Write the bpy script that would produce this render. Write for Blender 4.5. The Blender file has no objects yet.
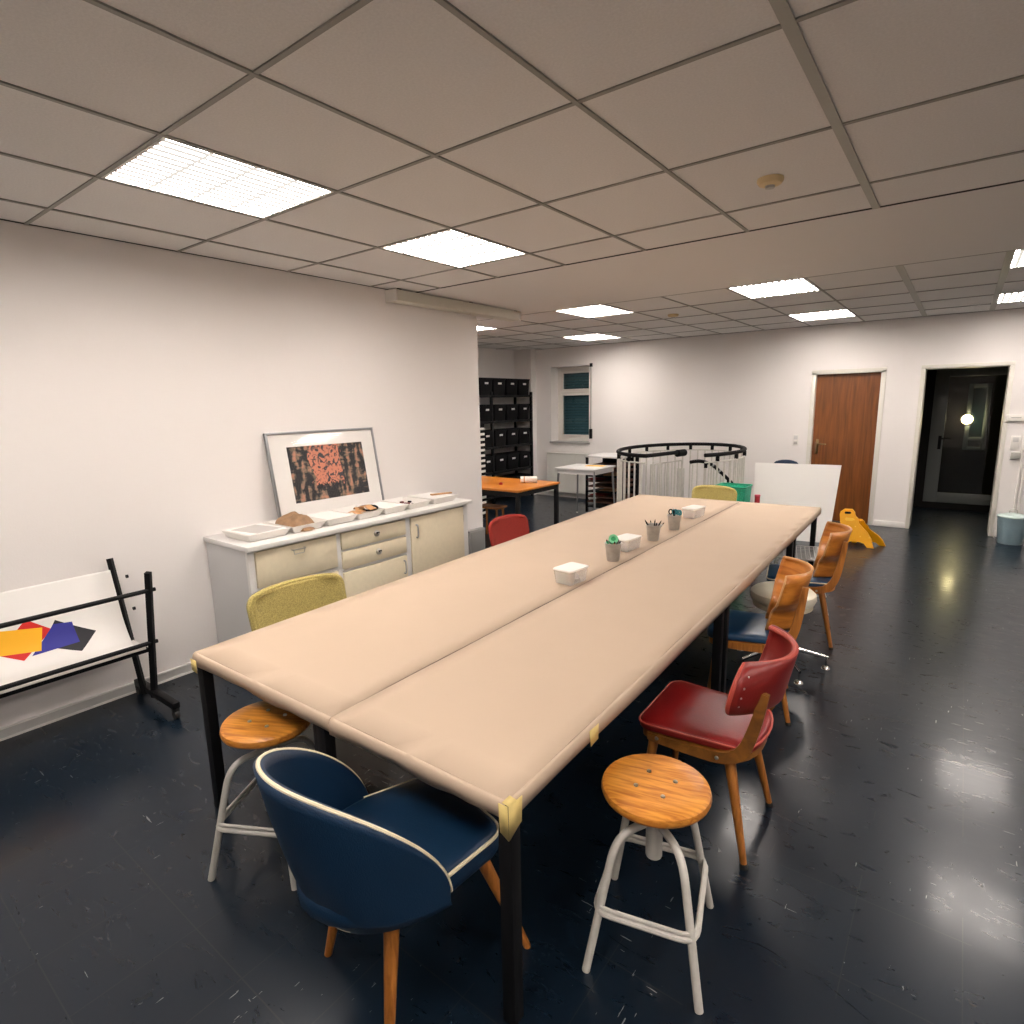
import bpy, bmesh, math, random
from mathutils import Vector, Matrix, Euler
random.seed(7)
PI = math.pi
scn = bpy.context.scene
COL = scn.collection
V = Vector

# ------------------------------------------------------------------ mesh helpers
class MB:
    def __init__(self): self.bm = bmesh.new()
    def _face(self, vs):
        try: return self.bm.faces.new(vs)
        except ValueError: return None
    def box(self, c, s, rot=None, bevel=0.0, seg=2):
        M = Matrix.Translation(c)
        if rot is not None: M = M @ (Euler(rot).to_matrix().to_4x4() if not isinstance(rot, Matrix) else rot.to_4x4())
        M = M @ Matrix.Diagonal((s[0], s[1], s[2], 1))
        r = bmesh.ops.create_cube(self.bm, size=1, matrix=M)
        if bevel:
            es = list({e for v in r['verts'] for e in v.link_edges})
            bmesh.ops.bevel(self.bm, geom=es, offset=bevel, segments=seg, affect='EDGES', profile=.5)
        return self
    def bb(self, x0, x1, y0, y1, z0, z1, bevel=0.0):
        return self.box(((x0+x1)/2, (y0+y1)/2, (z0+z1)/2), (abs(x1-x0), abs(y1-y0), abs(z1-z0)), None, bevel)
    def rings(self, rings, closed_u=True, cap0=True, cap1=True, loop=False):
        vr = [[self.bm.verts.new(p) for p in r] for r in rings]
        n = len(vr[0])
        m = len(vr)
        for i in range(m if loop else m-1):
            a, b = vr[i], vr[(i+1) % m]
            for j in range(n if closed_u else n-1):
                k = (j+1) % n
                self._face((a[j], a[k], b[k], b[j]))
        if cap0 and not loop: self._face(list(reversed(vr[0])))
        if cap1 and not loop: self._face(vr[-1])
        return vr
    def tube(self, pts, r, seg=10, closed=False, cap=True, sx=1.0):
        pts = [V(p) for p in pts]
        n = len(pts)
        rr = r if isinstance(r, (list, tuple)) else [r]*n
        tans = []
        for i in range(n):
            if closed: t = pts[(i+1) % n]-pts[i-1]
            else: t = pts[min(i+1, n-1)]-pts[max(i-1, 0)]
            tans.append(t.normalized())
        t0 = tans[0]
        up = V((0, 0, 1)) if abs(t0.z) < .9 else V((1, 0, 0))
        nrm = (up-t0*up.dot(t0)).normalized()
        rings = []
        for i in range(n):
            t = tans[i]
            nrm = (nrm-t*nrm.dot(t)).normalized()
            b = t.cross(nrm)
            rings.append([pts[i]+(nrm*math.cos(2*PI*k/seg)+b*math.sin(2*PI*k/seg)*sx)*rr[i] for k in range(seg)])
        self.rings(rings, True, cap, cap, loop=closed)
        return self
    def lathe(self, prof, c=(0, 0, 0), seg=28, M=None):
        c = V(c)
        rings = []
        for r, z in prof:
            r = max(r, 1e-4)
            ring = [V((r*math.cos(2*PI*k/seg), r*math.sin(2*PI*k/seg), z)) for k in range(seg)]
            rings.append([(M @ p if M else p)+c for p in ring])
        self.rings(rings)
        return self
    def prism(self, poly, t0, t1, f=None, bevel=0.0):
        """poly in 2D, extruded t0..t1; f maps (a, b, t) to a point"""
        f = f or (lambda a, b, t: (a, b, t))
        va = [self.bm.verts.new(f(a, b, t0)) for a, b in poly]
        vb = [self.bm.verts.new(f(a, b, t1)) for a, b in poly]
        n = len(poly)
        fs = [self._face(list(reversed(va))), self._face(vb)]
        for i in range(n):
            k = (i+1) % n
            fs.append(self._face((va[i], va[k], vb[k], vb[i])))
        if bevel:
            es = [e for e in {e for v in va for e in v.link_edges if e.other_vert(v) in va} | {e for v in vb for e in v.link_edges if e.other_vert(v) in vb}]
            bmesh.ops.bevel(self.bm, geom=es, offset=bevel, segments=2, affect='EDGES')
        return self
    def cushion(self, out, z0, z1, crown=.012, rnd=.012):
        cx = sum(p[0] for p in out)/len(out); cy = sum(p[1] for p in out)/len(out)
        def ring(s, z): return [V((cx+(x-cx)*s, cy+(y-cy)*s, z)) for x, y in out]
        k = rnd/.2
        R = [ring(1-k, z0), ring(1-k*.3, z0+rnd*.35), ring(1, z0+rnd), ring(1, z1-rnd), ring(1-k*.3, z1-rnd*.35), ring(1-k, z1),
             ring(.8, z1+crown*.45), ring(.55, z1+crown*.8), ring(.28, z1+crown*.96), ring(.04, z1+crown)]
        self.rings(R)
        return self
    def surf(self, fn, nu, nv, closed=False):
        g = [[fn(i/nu, j/nv) for i in range(nu if closed else nu+1)] for j in range(nv+1)]
        self.rings(g, closed, False, False)
        return self
    def quad(self, *ps):
        self._face([self.bm.verts.new(p) for p in ps]); return self

def obj(name, mb, m, parent=None, angle=40, flat=False, solid=None, sub=0, off=0):
    bmesh.ops.recalc_face_normals(mb.bm, faces=mb.bm.faces[:])
    me = bpy.data.meshes.new(name)
    mb.bm.to_mesh(me); mb.bm.free()
    me.materials.append(m)
    if not flat:
        me.polygons.foreach_set('use_smooth', [True]*len(me.polygons))
        me.set_sharp_from_angle(angle=math.radians(angle))
    o = bpy.data.objects.new(name, me)
    COL.objects.link(o)
    if parent is not None: o.parent = parent
    if solid:
        md = o.modifiers.new('s', 'SOLIDIFY'); md.thickness = solid; md.offset = off
    if sub:
        md = o.modifiers.new('u', 'SUBSURF'); md.levels = sub; md.render_levels = sub
    return o
def thing(name, label, cat, loc=(0, 0, 0), rz=0.0, group=None):
    o = bpy.data.objects.new(name, None); COL.objects.link(o)
    o.empty_display_size = .1
    o.location = loc; o.rotation_euler = (0, 0, rz)
    o['label'] = label; o['category'] = cat
    if group: o['group'] = group
    return o
def tag(o, label, cat, group=None, kind=None):
    o['label'] = label; o['category'] = cat
    if group: o['group'] = group
    if kind: o['kind'] = kind
    return o
def struct(name, mb, m, parent=None, **k):
    o = obj(name, mb, m, parent, **k)
    if parent is None: o['kind'] = 'structure'
    return o
def dup(root, loc, rz, label, group=None):
    r = root.copy(); COL.objects.link(r); r.location = loc; r.rotation_euler = (0, 0, rz)
    r['label'] = label
    if group: r['group'] = group
    for ch in list(root.children):
        c = ch.copy(); COL.objects.link(c); c.parent = r
        for g in list(ch.children):
            d = g.copy(); COL.objects.link(d); d.parent = c
    return r
def rpoly(pts, rad, n=5):
    """rounded polygon; rad one value or per corner"""
    out = []
    N = len(pts)
    for i in range(N):
        p = V(pts[i]).to_2d(); a = V(pts[i-1]).to_2d(); b = V(pts[(i+1) % N]).to_2d()
        r = rad[i] if isinstance(rad, (list, tuple)) else rad
        if r <= 0: out.append((p.x, p.y)); continue
        da = (a-p).normalized(); db = (b-p).normalized()
        q0 = p+da*r; q2 = p+db*r
        for k in range(n+1):
            t = k/n
            q = q0*(1-t)**2+p*2*t*(1-t)+q2*t*t
            out.append((q.x, q.y))
    return out
def spline(pts, n=8, closed=False):
    P = [V(p) for p in pts]; N = len(P); out = []
    for i in range(N if closed else N-1):
        if closed: p0, p1, p2, p3 = P[i-1], P[i], P[(i+1) % N], P[(i+2) % N]
        else: p0, p1, p2, p3 = P[max(i-1, 0)], P[i], P[i+1], P[min(i+2, N-1)]
        for k in range(n):
            t = k/n
            out.append(.5*((2*p1)+(p2-p0)*t+(2*p0-5*p1+4*p2-p3)*t*t+(3*p1-p0-3*p2+p3)*t**3))
    if not closed: out.append(P[-1])
    return out
def strip(path, w):
    """2D path -> closed 2D outline of width w (list or number)"""
    n = len(path); L = []; Rr = []
    for i in range(n):
        a = V(path[max(i-1, 0)]).to_2d(); b = V(path[min(i+1, n-1)]).to_2d()
        t = (b-a).normalized(); nn = V((-t.y, t.x)); ww = (w[i] if isinstance(w, (list, tuple)) else w)/2
        p = V(path[i]).to_2d()
        L.append(tuple(p+nn*ww)); Rr.append(tuple(p-nn*ww))
    return L+Rr[::-1]

# ------------------------------------------------------------------ materials
def lin(c):
    return tuple(((x/12.92) if x <= .04045 else ((x+.055)/1.055)**2.4) for x in [v/255 for v in c])
def mat(name, col, rough=.5, metal=0.0, var=0.0, vscale=8.0, bump=0.0, bscale=60.0, spec=.5, coat=0.0, trans=0.0, alpha=1.0, stretch=None, sheen=0.0):
    m = bpy.data.materials.new(name); m.use_nodes = True
    nt = m.node_tree; b = nt.nodes['Principled BSDF']
    b.inputs['Base Color'].default_value = (*col, 1); b.inputs['Roughness'].default_value = rough
    b.inputs['Metallic'].default_value = metal; b.inputs['Specular IOR Level'].default_value = spec
    b.inputs['Coat Weight'].default_value = coat; b.inputs['Transmission Weight'].default_value = trans
    b.inputs['Alpha'].default_value = alpha; b.inputs['Sheen Weight'].default_value = sheen
    if var or bump:
        tc = nt.nodes.new('ShaderNodeTexCoord'); mp = nt.nodes.new('ShaderNodeMapping')
        nt.links.new(tc.outputs['Object'], mp.inputs['Vector'])
        if stretch: mp.inputs['Scale'].default_value = stretch
    if var:
        nz = nt.nodes.new('ShaderNodeTexNoise'); nz.inputs['Scale'].default_value = vscale; nz.inputs['Detail'].default_value = 5
        nt.links.new(mp.outputs[0], nz.inputs['Vector'])
        rp = nt.nodes.new('ShaderNodeValToRGB')
        rp.color_ramp.elements[0].position = .3; rp.color_ramp.elements[1].position = .7
        rp.color_ramp.elements[0].color = (*[c*(1-var) for c in col], 1)
        rp.color_ramp.elements[1].color = (*[min(1, c*(1+var)) for c in col], 1)
        nt.links.new(nz.outputs['Fac'], rp.inputs[0]); nt.links.new(rp.outputs[0], b.inputs['Base Color'])
    if bump:
        nb = nt.nodes.new('ShaderNodeTexNoise'); nb.inputs['Scale'].default_value = bscale; nb.inputs['Detail'].default_value = 4
        nt.links.new(mp.outputs[0], nb.inputs['Vector'])
        bp = nt.nodes.new('ShaderNodeBump'); bp.inputs['Strength'].default_value = bump; bp.inputs['Distance'].default_value = .01
        nt.links.new(nb.outputs['Fac'], bp.inputs['Height']); nt.links.new(bp.outputs[0], b.inputs['Normal'])
    return m
def wood(name, c1, c2, rough=.4, scale=(3, 3, 40), coat=.2, axis=None):
    m = bpy.data.materials.new(name); m.use_nodes = True
    nt = m.node_tree; b = nt.nodes['Principled BSDF']
    tc = nt.nodes.new('ShaderNodeTexCoord'); mp = nt.nodes.new('ShaderNodeMapping'); mp.inputs['Scale'].default_value = scale
    nz = nt.nodes.new('ShaderNodeTexNoise'); nz.inputs['Scale'].default_value = 2.2; nz.inputs['Detail'].default_value = 6; nz.inputs['Distortion'].default_value = .6
    rp = nt.nodes.new('ShaderNodeValToRGB')
    rp.color_ramp.elements[0].position = .32; rp.color_ramp.elements[1].position = .68
    rp.color_ramp.elements[0].color = (*c1, 1); rp.color_ramp.elements[1].color = (*c2, 1)
    L = nt.links.new
    L(tc.outputs['Object'], mp.inputs[0]); L(mp.outputs[0], nz.inputs['Vector']); L(nz.outputs['Fac'], rp.inputs[0]); L(rp.outputs[0], b.inputs['Base Color'])
    b.inputs['Roughness'].default_value = rough; b.inputs['Coat Weight'].default_value = coat; b.inputs['Coat Roughness'].default_value = .25
    return m
def emit(name, col, s):
    m = bpy.data.materials.new(name); m.use_nodes = True
    nt = m.node_tree; b = nt.nodes['Principled BSDF']
    b.inputs['Base Color'].default_value = (0, 0, 0, 1)
    b.inputs['Emission Color'].default_value = (*col, 1); b.inputs['Emission Strength'].default_value = s
    return m

LAMP = 44.0
WARM = (1.0, .905, .83)
M = {}
M['wall'] = mat('wall_paint', (.82, .785, .765), .85, bump=.05, bscale=90)
M['ceiling'] = mat('ceiling_tile', (.70, .685, .665), .95, var=.05, vscale=120, bump=.12, bscale=220)
M['band'] = mat('ceiling_plaster', (.70, .68, .655), .95)
M['bar'] = mat('grid_bar', (.25, .245, .215), .5)
M['barlight'] = mat('grid_bar_wide', (.36, .36, .32), .5)
M['gap'] = mat('shadow_gap', (.03, .028, .025), .9)
M['trimgrey'] = mat('baseboard_grey', (.52, .51, .50), .5)
M['trimwhite'] = mat('baseboard_white', (.78, .76, .73), .5)
M['frame'] = mat('door_frame_paint', (.72, .69, .62), .45)
M['lampwhite'] = mat('lamp_enamel', (.85, .84, .80), .4)
M['louver'] = emit('louver_self_glow', (1, .93, .84), .70)  # emission stands in for lamp light the slats would reflect
M['lampglow'] = emit('lamp_glow', WARM, LAMP)
M['doorwood'] = wood('door_veneer', lin((100, 54, 14)), lin((134, 76, 24)), .42, (14, 14, .9), .25)
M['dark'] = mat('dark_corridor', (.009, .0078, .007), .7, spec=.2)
M['black'] = mat('black_metal', (.006, .006, .007), .5, spec=.2)
M['blackplastic'] = mat('black_plastic', (.005, .005, .006), .6, spec=.12)
M['paper'] = mat('kraft_paper', lin((187, 166, 145)), .75, var=.02, vscale=3, bump=.03, bscale=9)
M['tape'] = mat('masking_tape', lin((214, 190, 120)), .6, var=.1, vscale=30)
M['tabletop'] = mat('table_laminate', (.10, .08, .06), .6)
M['oak'] = wood('oak_leg', lin((142, 84, 30)), lin((190, 122, 54)), .4, (30, 30, 2.5))
M['beech'] = wood('seat_wood', lin((166, 94, 24)), lin((222, 152, 62)), .38, (4, 30, 30))
M['darkbeech'] = wood('rail_wood', lin((104, 62, 18)), lin((150, 96, 36)), .45, (8, 8, 8))
M['ply'] = wood('plywood_back', lin((178, 100, 28)), lin((216, 140, 56)), .35, (3, 3, 16))
M['plyedge'] = mat('plywood_edge', lin((214, 160, 104)), .5)
M['redvinyl'] = mat('red_vinyl', lin((128, 22, 22)), .38, var=.12, vscale=6, bump=.06, bscale=150)
M['redback'] = mat('red_back_vinyl', lin((124, 28, 24)), .42, var=.06, vscale=6, bump=.06, bscale=150)
M['redpipe'] = mat('red_piping', lin((176, 74, 62)), .45)
M['bluevinyl'] = mat('blue_vinyl', lin((10, 42, 70)), .45, var=.1, vscale=5, bump=.12, bscale=260)
M['blueseat'] = mat('blue_seat_vinyl', lin((30, 66, 100)), .35, var=.08, vscale=6, bump=.05, bscale=200)
M['pipe'] = mat('cream_piping', lin((226, 214, 184)), .5)
M['olive'] = mat('yellow_green_fabric', lin((176, 160, 94)), .95, var=.32, vscale=170, bump=.35, bscale=260, sheen=.2)
M['redfabric'] = mat('red_fabric', lin((150, 44, 34)), .9, var=.12, vscale=120, bump=.2, bscale=260)
M['whitemetal'] = mat('white_painted_steel', lin((206, 202, 194)), .4, var=.08, vscale=18)
M['greymetal'] = mat('grey_painted_steel', lin((176, 174, 168)), .4, var=.1, vscale=14)
M['chrome'] = mat('chrome', (.72, .71, .69), .16, 1)
M['zinc'] = mat('zinc_tin', (.46, .455, .44), .42, .75, var=.12, vscale=25)
M['steel'] = mat('steel_screw', (.6, .58, .54), .3, 1)
M['cream'] = mat('cream_vinyl', lin((236, 228, 206)), .3, var=.05, vscale=6)
M['cabwhite'] = mat('cabinet_white', (.74, .73, .71), .4)
M['cabside'] = mat('cabinet_side_grey', (.60, .60, .60), .5)
M['cabcream'] = mat('cabinet_cream_front', lin((228, 216, 188)), .45, var=.03, vscale=30)
M['whiteplastic'] = mat('white_plastic', (.80, .77, .73), .4)
M['whitepaper'] = mat('white_paper', (.82, .80, .77), .8)
M['tan'] = mat('tan_card', lin((196, 150, 104)), .8, var=.2, vscale=30)
M['brown'] = mat('brown_leather', lin((150, 118, 88)), .7, var=.25, vscale=20, bump=.3, bscale=40)
M['maroon'] = mat('maroon_pieces', lin((92, 40, 40)), .6)
M['framealu'] = mat('frame_aluminium', (.30, .31, .32), .35, .8)
M['glass'] = None
M['yellow'] = mat('yellow_plastic', lin((240, 170, 8)), .4)
M['teal'] = mat('teal_mesh', lin((52, 182, 144)), .6, var=.35, vscale=90)
M['redplastic'] = mat('red_plastic', lin((176, 36, 52)), .4)
M['enamel'] = mat('pale_blue_enamel', lin((136, 160, 170)), .35, var=.06, vscale=10)
M['enamelid'] = mat('pale_enamel_lid', lin((196, 214, 210)), .35)
M['radiator'] = mat('radiator_white', (.66, .65, .61), .45)
M['orangetop'] = wood('orange_tabletop', lin((186, 106, 18)), lin((208, 130, 40)), .35, (2, 14, 14))
M['lightgrey'] = mat('light_grey_laminate', (.62, .61, .60), .45)
M['greyleg'] = mat('grey_table_steel', (.24, .24, .25), .4, .3)
M['rackbrown'] = mat('brown_board_edge', lin((92, 58, 44)), .7)
M['binlabel'] = mat('bin_label', (.75, .74, .72), .7)
M['pane'] = mat('night_pane', (.012, .03, .036), .08, spec=.5)
M['shutter'] = mat('shutter_slat', lin((92, 118, 124)), .55)
M['winwhite'] = mat('window_white', (.74, .71, .66), .4)
M['greysill'] = mat('sill_grey', (.40, .39, .38), .5)
M['brass'] = mat('door_handle_bronze', (.30, .20, .10), .35, .9)
M['green'] = mat('green_plastic', lin((40, 150, 92)), .4)
M['greenlight'] = mat('light_green', lin((120, 200, 150)), .5)
M['tealdark'] = mat('teal_handle', lin((20, 120, 130)), .4)
M['silver'] = mat('duct_silver', (.4, .4, .4), .35, .6)
M['wire'] = mat('white_wire', (.62, .60, .58), .35, .2)
M['guard'] = mat('bulkhead_guard', (.10, .08, .05), .5)
M['bulb'] = emit('bulkhead_glow', (1, .70, .36), 230)
M['cshell'] = mat('clear_box', (.88, .86, .84), .2, alpha=.30)
M['rubber'] = mat('rubber', (.02, .02, .02), .7)
M['yellowpaper'] = mat('yellow_paper', lin((230, 180, 60)), .8)
M['smoke'] = mat('detector_plastic', lin((206, 184, 140)), .5)
M['glassdoor'] = mat('glazing', (.02, .03, .03), .05, alpha=.35)
M['aludoor'] = mat('door_metal_grey', (.16, .17, .165), .4)
M['pictureglass'] = mat('picture_glass', (1, 1, 1), .02, alpha=.12, spec=.5)

def thin_glass(name, tint=(1, 1, 1), mixin=0.0):
    m = bpy.data.materials.new(name); m.use_nodes = True
    nt = m.node_tree; nt.nodes.remove(nt.nodes['Principled BSDF']); N = nt.nodes.new; L = nt.links.new
    tr = N('ShaderNodeBsdfTransparent'); tr.inputs[0].default_value = (*tint, 1)
    gl = N('ShaderNodeBsdfGlossy'); gl.inputs['Roughness'].default_value = .03
    fr = N('ShaderNodeFresnel'); fr.inputs[0].default_value = 1.52
    ge = N('ShaderNodeNewGeometry'); sb = N('ShaderNodeMath'); sb.operation = 'SUBTRACT'; sb.inputs[0].default_value = 1; L(ge.outputs['Backfacing'], sb.inputs[1])
    ml = N('ShaderNodeMath'); ml.operation = 'MULTIPLY'; L(fr.outputs[0], ml.inputs[0]); L(sb.outputs[0], ml.inputs[1])
    mx = N('ShaderNodeMixShader'); L(ml.outputs[0], mx.inputs[0]); L(tr.outputs[0], mx.inputs[1]); L(gl.outputs[0], mx.inputs[2])
    L(mx.outputs[0], nt.nodes['Material Output'].inputs['Surface'])
    return m
M['pictureglass'] = thin_glass('picture_glass')
M['windowglass'] = thin_glass('window_glass', (.78, .86, .88))
M['glassdoor'] = thin_glass('door_glazing', (.55, .6, .58))
def floor_material():
    m = bpy.data.materials.new('navy_vinyl_tiles'); m.use_nodes = True
    nt = m.node_tree; b = nt.nodes['Principled BSDF']; N = nt.nodes.new; L = nt.links.new
    tc = N('ShaderNodeTexCoord'); sp = N('ShaderNodeSeparateXYZ'); L(tc.outputs['Object'], sp.inputs[0])
    def math_(op, a, b_=None, c=None):
        n = N('ShaderNodeMath'); n.operation = op
        for i, v in enumerate((a, b_, c)):
            if v is None: continue
            if isinstance(v, (int, float)): n.inputs[i].default_value = v
            else: L(v, n.inputs[i])
        return n.outputs[0]
    def seam(out, off, per, w):
        t = math_('FRACT', math_('DIVIDE', math_('ADD', out, -off+100*per), per))
        d = math_('ABSOLUTE', math_('SUBTRACT', t, .5))
        return math_('GREATER_THAN', d, .5-w/per)
    sx = seam(sp.outputs[0], .159, .29, .0016); sy = seam(sp.outputs[1], 3.157, .355, .002)
    s = math_('MAXIMUM', sx, sy)
    nz = N('ShaderNodeTexNoise'); nz.inputs['Scale'].default_value = .9; nz.inputs['Detail'].default_value = 3; L(tc.outputs['Object'], nz.inputs['Vector'])
    vis = math_('MULTIPLY', s, math_('GREATER_THAN', nz.outputs['Fac'], .5))
    # per-tile tint
    cx = math_('FLOOR', math_('DIVIDE', math_('ADD', sp.outputs[0], -.159+29), .29)); cy = math_('FLOOR', math_('DIVIDE', math_('ADD', sp.outputs[1], -3.157+35.5), .355))
    cv = N('ShaderNodeCombineXYZ'); L(cx, cv.inputs[0]); L(cy, cv.inputs[1])
    wn = N('ShaderNodeTexWhiteNoise'); wn.noise_dimensions = '2D'; L(cv.outputs[0], wn.inputs['Vector'])
    base = N('ShaderNodeMix'); base.data_type = 'RGBA'
    base.inputs['A'].default_value = (.0038, .0095, .018, 1); base.inputs['B'].default_value = (.005, .012, .022, 1)
    L(wn.outputs['Value'], base.inputs['Factor'])
    m1 = N('ShaderNodeMix'); m1.data_type = 'RGBA'; L(vis, m1.inputs['Factor']); L(base.outputs['Result'], m1.inputs['A']); m1.inputs['B'].default_value = (.015, .02, .024, 1)
    # chalky scuffs: short stretched streaks
    mp = N('ShaderNodeMapping'); mp.inputs['Scale'].default_value = (4, 50, 1); mp.inputs['Rotation'].default_value = (0, 0, .5); L(tc.outputs['Object'], mp.inputs[0])
    n2 = N('ShaderNodeTexNoise'); n2.inputs['Scale'].default_value = 1.6; n2.inputs['Detail'].default_value = 3; L(mp.outputs[0], n2.inputs['Vector'])
    n3 = N('ShaderNodeTexNoise'); n3.inputs['Scale'].default_value = 2.1; L(tc.outputs['Object'], n3.inputs['Vector'])
    sc = math_('MULTIPLY', math_('GREATER_THAN', n2.outputs['Fac'], .70), math_('GREATER_THAN', n3.outputs['Fac'], .57))
    mp2 = N('ShaderNodeMapping'); mp2.inputs['Scale'].default_value = (60, 8, 1); mp2.inputs['Rotation'].default_value = (0, 0, -.4); L(tc.outputs['Object'], mp2.inputs[0])
    n4 = N('ShaderNodeTexNoise'); n4.inputs['Scale'].default_value = 1.5; n4.inputs['Detail'].default_value = 3; L(mp2.outputs[0], n4.inputs['Vector'])
    sc2 = math_('MULTIPLY', math_('GREATER_THAN', n4.outputs['Fac'], .70), math_('GREATER_THAN', n3.outputs['Fac'], .57))
    sc = math_('MULTIPLY', math_('MAXIMUM', sc, sc2), .8)
    m2 = N('ShaderNodeMix'); m2.data_type = 'RGBA'; L(sc, m2.inputs['Factor']); L(m1.outputs['Result'], m2.inputs['A']); m2.inputs['B'].default_value = (.30, .31, .30, 1)
    L(m2.outputs['Result'], b.inputs['Base Color'])
    n5 = N('ShaderNodeTexNoise'); n5.inputs['Scale'].default_value = 4.5; n5.inputs['Detail'].default_value = 8; n5.inputs['Roughness'].default_value = .65; n5.inputs['Distortion'].default_value = 2.0
    mp5 = N('ShaderNodeMapping'); mp5.inputs['Scale'].default_value = (1, 2.6, 1); mp5.inputs['Rotation'].default_value = (0, 0, .35); L(tc.outputs['Object'], mp5.inputs[0]); L(mp5.outputs[0], n5.inputs['Vector'])
    mr = N('ShaderNodeMapRange'); mr.inputs['From Min'].default_value = .3; mr.inputs['From Max'].default_value = .7; mr.inputs['To Min'].default_value = .25; mr.inputs['To Max'].default_value = .36
    L(n5.outputs['Fac'], mr.inputs['Value']); L(mr.outputs[0], b.inputs['Roughness'])
    b.inputs['Specular IOR Level'].default_value = .31
    b.inputs['Coat Weight'].default_value = .16; b.inputs['Coat Roughness'].default_value = .12
    return m
M['floor'] = floor_material()

def print_material():
    """a dark woodland print with a salmon clearing, drawn on the sheet itself (generated coordinates)"""
    m = bpy.data.materials.new('woodland_print'); m.use_nodes = True
    nt = m.node_tree; b = nt.nodes['Principled BSDF']; N = nt.nodes.new; L = nt.links.new
    tc = N('ShaderNodeTexCoord'); sp = N('ShaderNodeSeparateXYZ'); L(tc.outputs['Object'], sp.inputs[0])
    def mth(op, a, b_=None):
        n = N('ShaderNodeMath'); n.operation = op
        for i, v in enumerate((a, b_)):
            if v is None: continue
            if isinstance(v, (int, float)): n.inputs[i].default_value = v
            else: L(v, n.inputs[i])
        return n.outputs[0]
    u, v = sp.outputs[1], sp.outputs[2]      # y, z in the frame's own space
    n1 = N('ShaderNodeTexNoise'); n1.inputs['Scale'].default_value = 26; n1.inputs['Detail'].default_value = 6; n1.inputs['Distortion'].default_value = 1.5; L(tc.outputs['Object'], n1.inputs['Vector'])
    mp = N('ShaderNodeMapping'); mp.inputs['Scale'].default_value = (1, 1, .4); L(tc.outputs['Object'], mp.inputs[0])
    n2 = N('ShaderNodeTexNoise'); n2.inputs['Scale'].default_value = 24; n2.inputs['Detail'].default_value = 4; L(mp.outputs[0], n2.inputs['Vector'])
    mp3 = N('ShaderNodeMapping'); mp3.inputs['Scale'].default_value = (1, .3, 1); mp3.inputs['Rotation'].default_value = (.5, 0, 0); L(tc.outputs['Object'], mp3.inputs[0])
    n3 = N('ShaderNodeTexNoise'); n3.inputs['Scale'].default_value = 34; n3.inputs['Detail'].default_value = 4; n3.inputs['Distortion'].default_value = .8; L(mp3.outputs[0], n3.inputs['Vector'])
    dx = mth('ABSOLUTE', mth('SUBTRACT', u, -.02)); inx = mth('LESS_THAN', mth('ADD', dx, mth('MULTIPLY', mth('SUBTRACT', n2.outputs['Fac'], .5), .22)), .125)
    inz = mth('GREATER_THAN', mth('ADD', v, mth('MULTIPLY', mth('SUBTRACT', n1.outputs['Fac'], .5), .2)), .255)
    clear = mth('MULTIPLY', inx, inz)
    twig = mth('GREATER_THAN', n1.outputs['Fac'], .46)
    cA = N('ShaderNodeMix'); cA.data_type = 'RGBA'; L(twig, cA.inputs['Factor']); cA.inputs['A'].default_value = (.05, .05, .06, 1); cA.inputs['B'].default_value = (.64, .25, .16, 1)
    tr = N('ShaderNodeValToRGB'); tr.color_ramp.elements[0].position = .52; tr.color_ramp.elements[1].position = .60
    tr.color_ramp.elements[0].color = (.018, .02, .026, 1); tr.color_ramp.elements[1].color = (.22, .17, .12, 1)
    e = tr.color_ramp.elements.new(.75); e.color = (.55, .26, .17, 1)
    mx = N('ShaderNodeMath'); mx.operation = 'MULTIPLY'; L(n2.outputs['Fac'], mx.inputs[0]); L(mth('ADD', n3.outputs['Fac'], .55), mx.inputs[1])
    L(mx.outputs[0], tr.inputs[0])
    fin = N('ShaderNodeMix'); fin.data_type = 'RGBA'; L(clear, fin.inputs['Factor']); L(tr.outputs[0], fin.inputs['A']); L(cA.outputs['Result'], fin.inputs['B'])
    L(fin.outputs['Result'], b.inputs['Base Color']); b.inputs['Roughness'].default_value = .7
    return m
M['print'] = print_material()

# ------------------------------------------------------------------ the setting
LW, BW, CZ = -3.9, 9.03, 2.65
FL, RW, FW = -6.65, 3.3, -2.4        # far left wall, right wall, wall behind the viewpoint
CB = 11.6                            # the outside wall beyond the glass door
struct('floor', MB().bb(FL-.1, RW+.1, FW-.1, CB, -.12, 0), M['floor'], flat=True)

def grid_lines(a, step, lo, hi):
    k0 = math.ceil((lo-a)/step); k1 = math.floor((hi-a)/step)
    return [a+k*step for k in range(k0, k1+1)]
NX = [-2.925-.605, -2.925, -2.32, -1.717, -1.083, -.45, .18, .81, 1.44, 2.07, 2.70]
NY = grid_lines(1.067, .737, FW, 3.5)
FX = [-6.1, -5.46, -4.83, -4.2, -3.52, -2.93, -2.33, -1.735, -1.11, -.475, .161, .797, 1.433, 2.07, 2.7]
FY = [6.13, 6.87, 7.61, 8.35]
NEAR1, FAR0 = 3.71, 5.39
lamp_cells_near = {(1, 1.067), (1, 2.54), (7, 1.067), (7, 2.54), (1, -.407), (4, -.407), (7, -.407)}  # right-hand and rear cells hold unseen lamps added for the room's light
def cells(xs, ys): return [(xs[i], xs[i+1], ys[j], ys[j+1], i, j) for i in range(len(xs)-1) for j in range(len(ys)-1)]
cm = MB(); lamps = []
xsN = [LW]+NX+[RW]; ysN = [FW]+NY+[NEAR1]
for x0, x1, y0, y1, i, j in cells(xsN, ysN):
    if any(i-1 == a and abs(y0-b) < .05 for a, b in lamp_cells_near): lamps.append((x0, x1, y0, y1)); continue
    cm.quad((x0, y0, CZ), (x1, y0, CZ), (x1, y1, CZ), (x0, y1, CZ))
cm.quad((FL, NEAR1, CZ), (RW, NEAR1, CZ), (RW, FAR0, CZ), (FL, FAR0, CZ))
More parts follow.
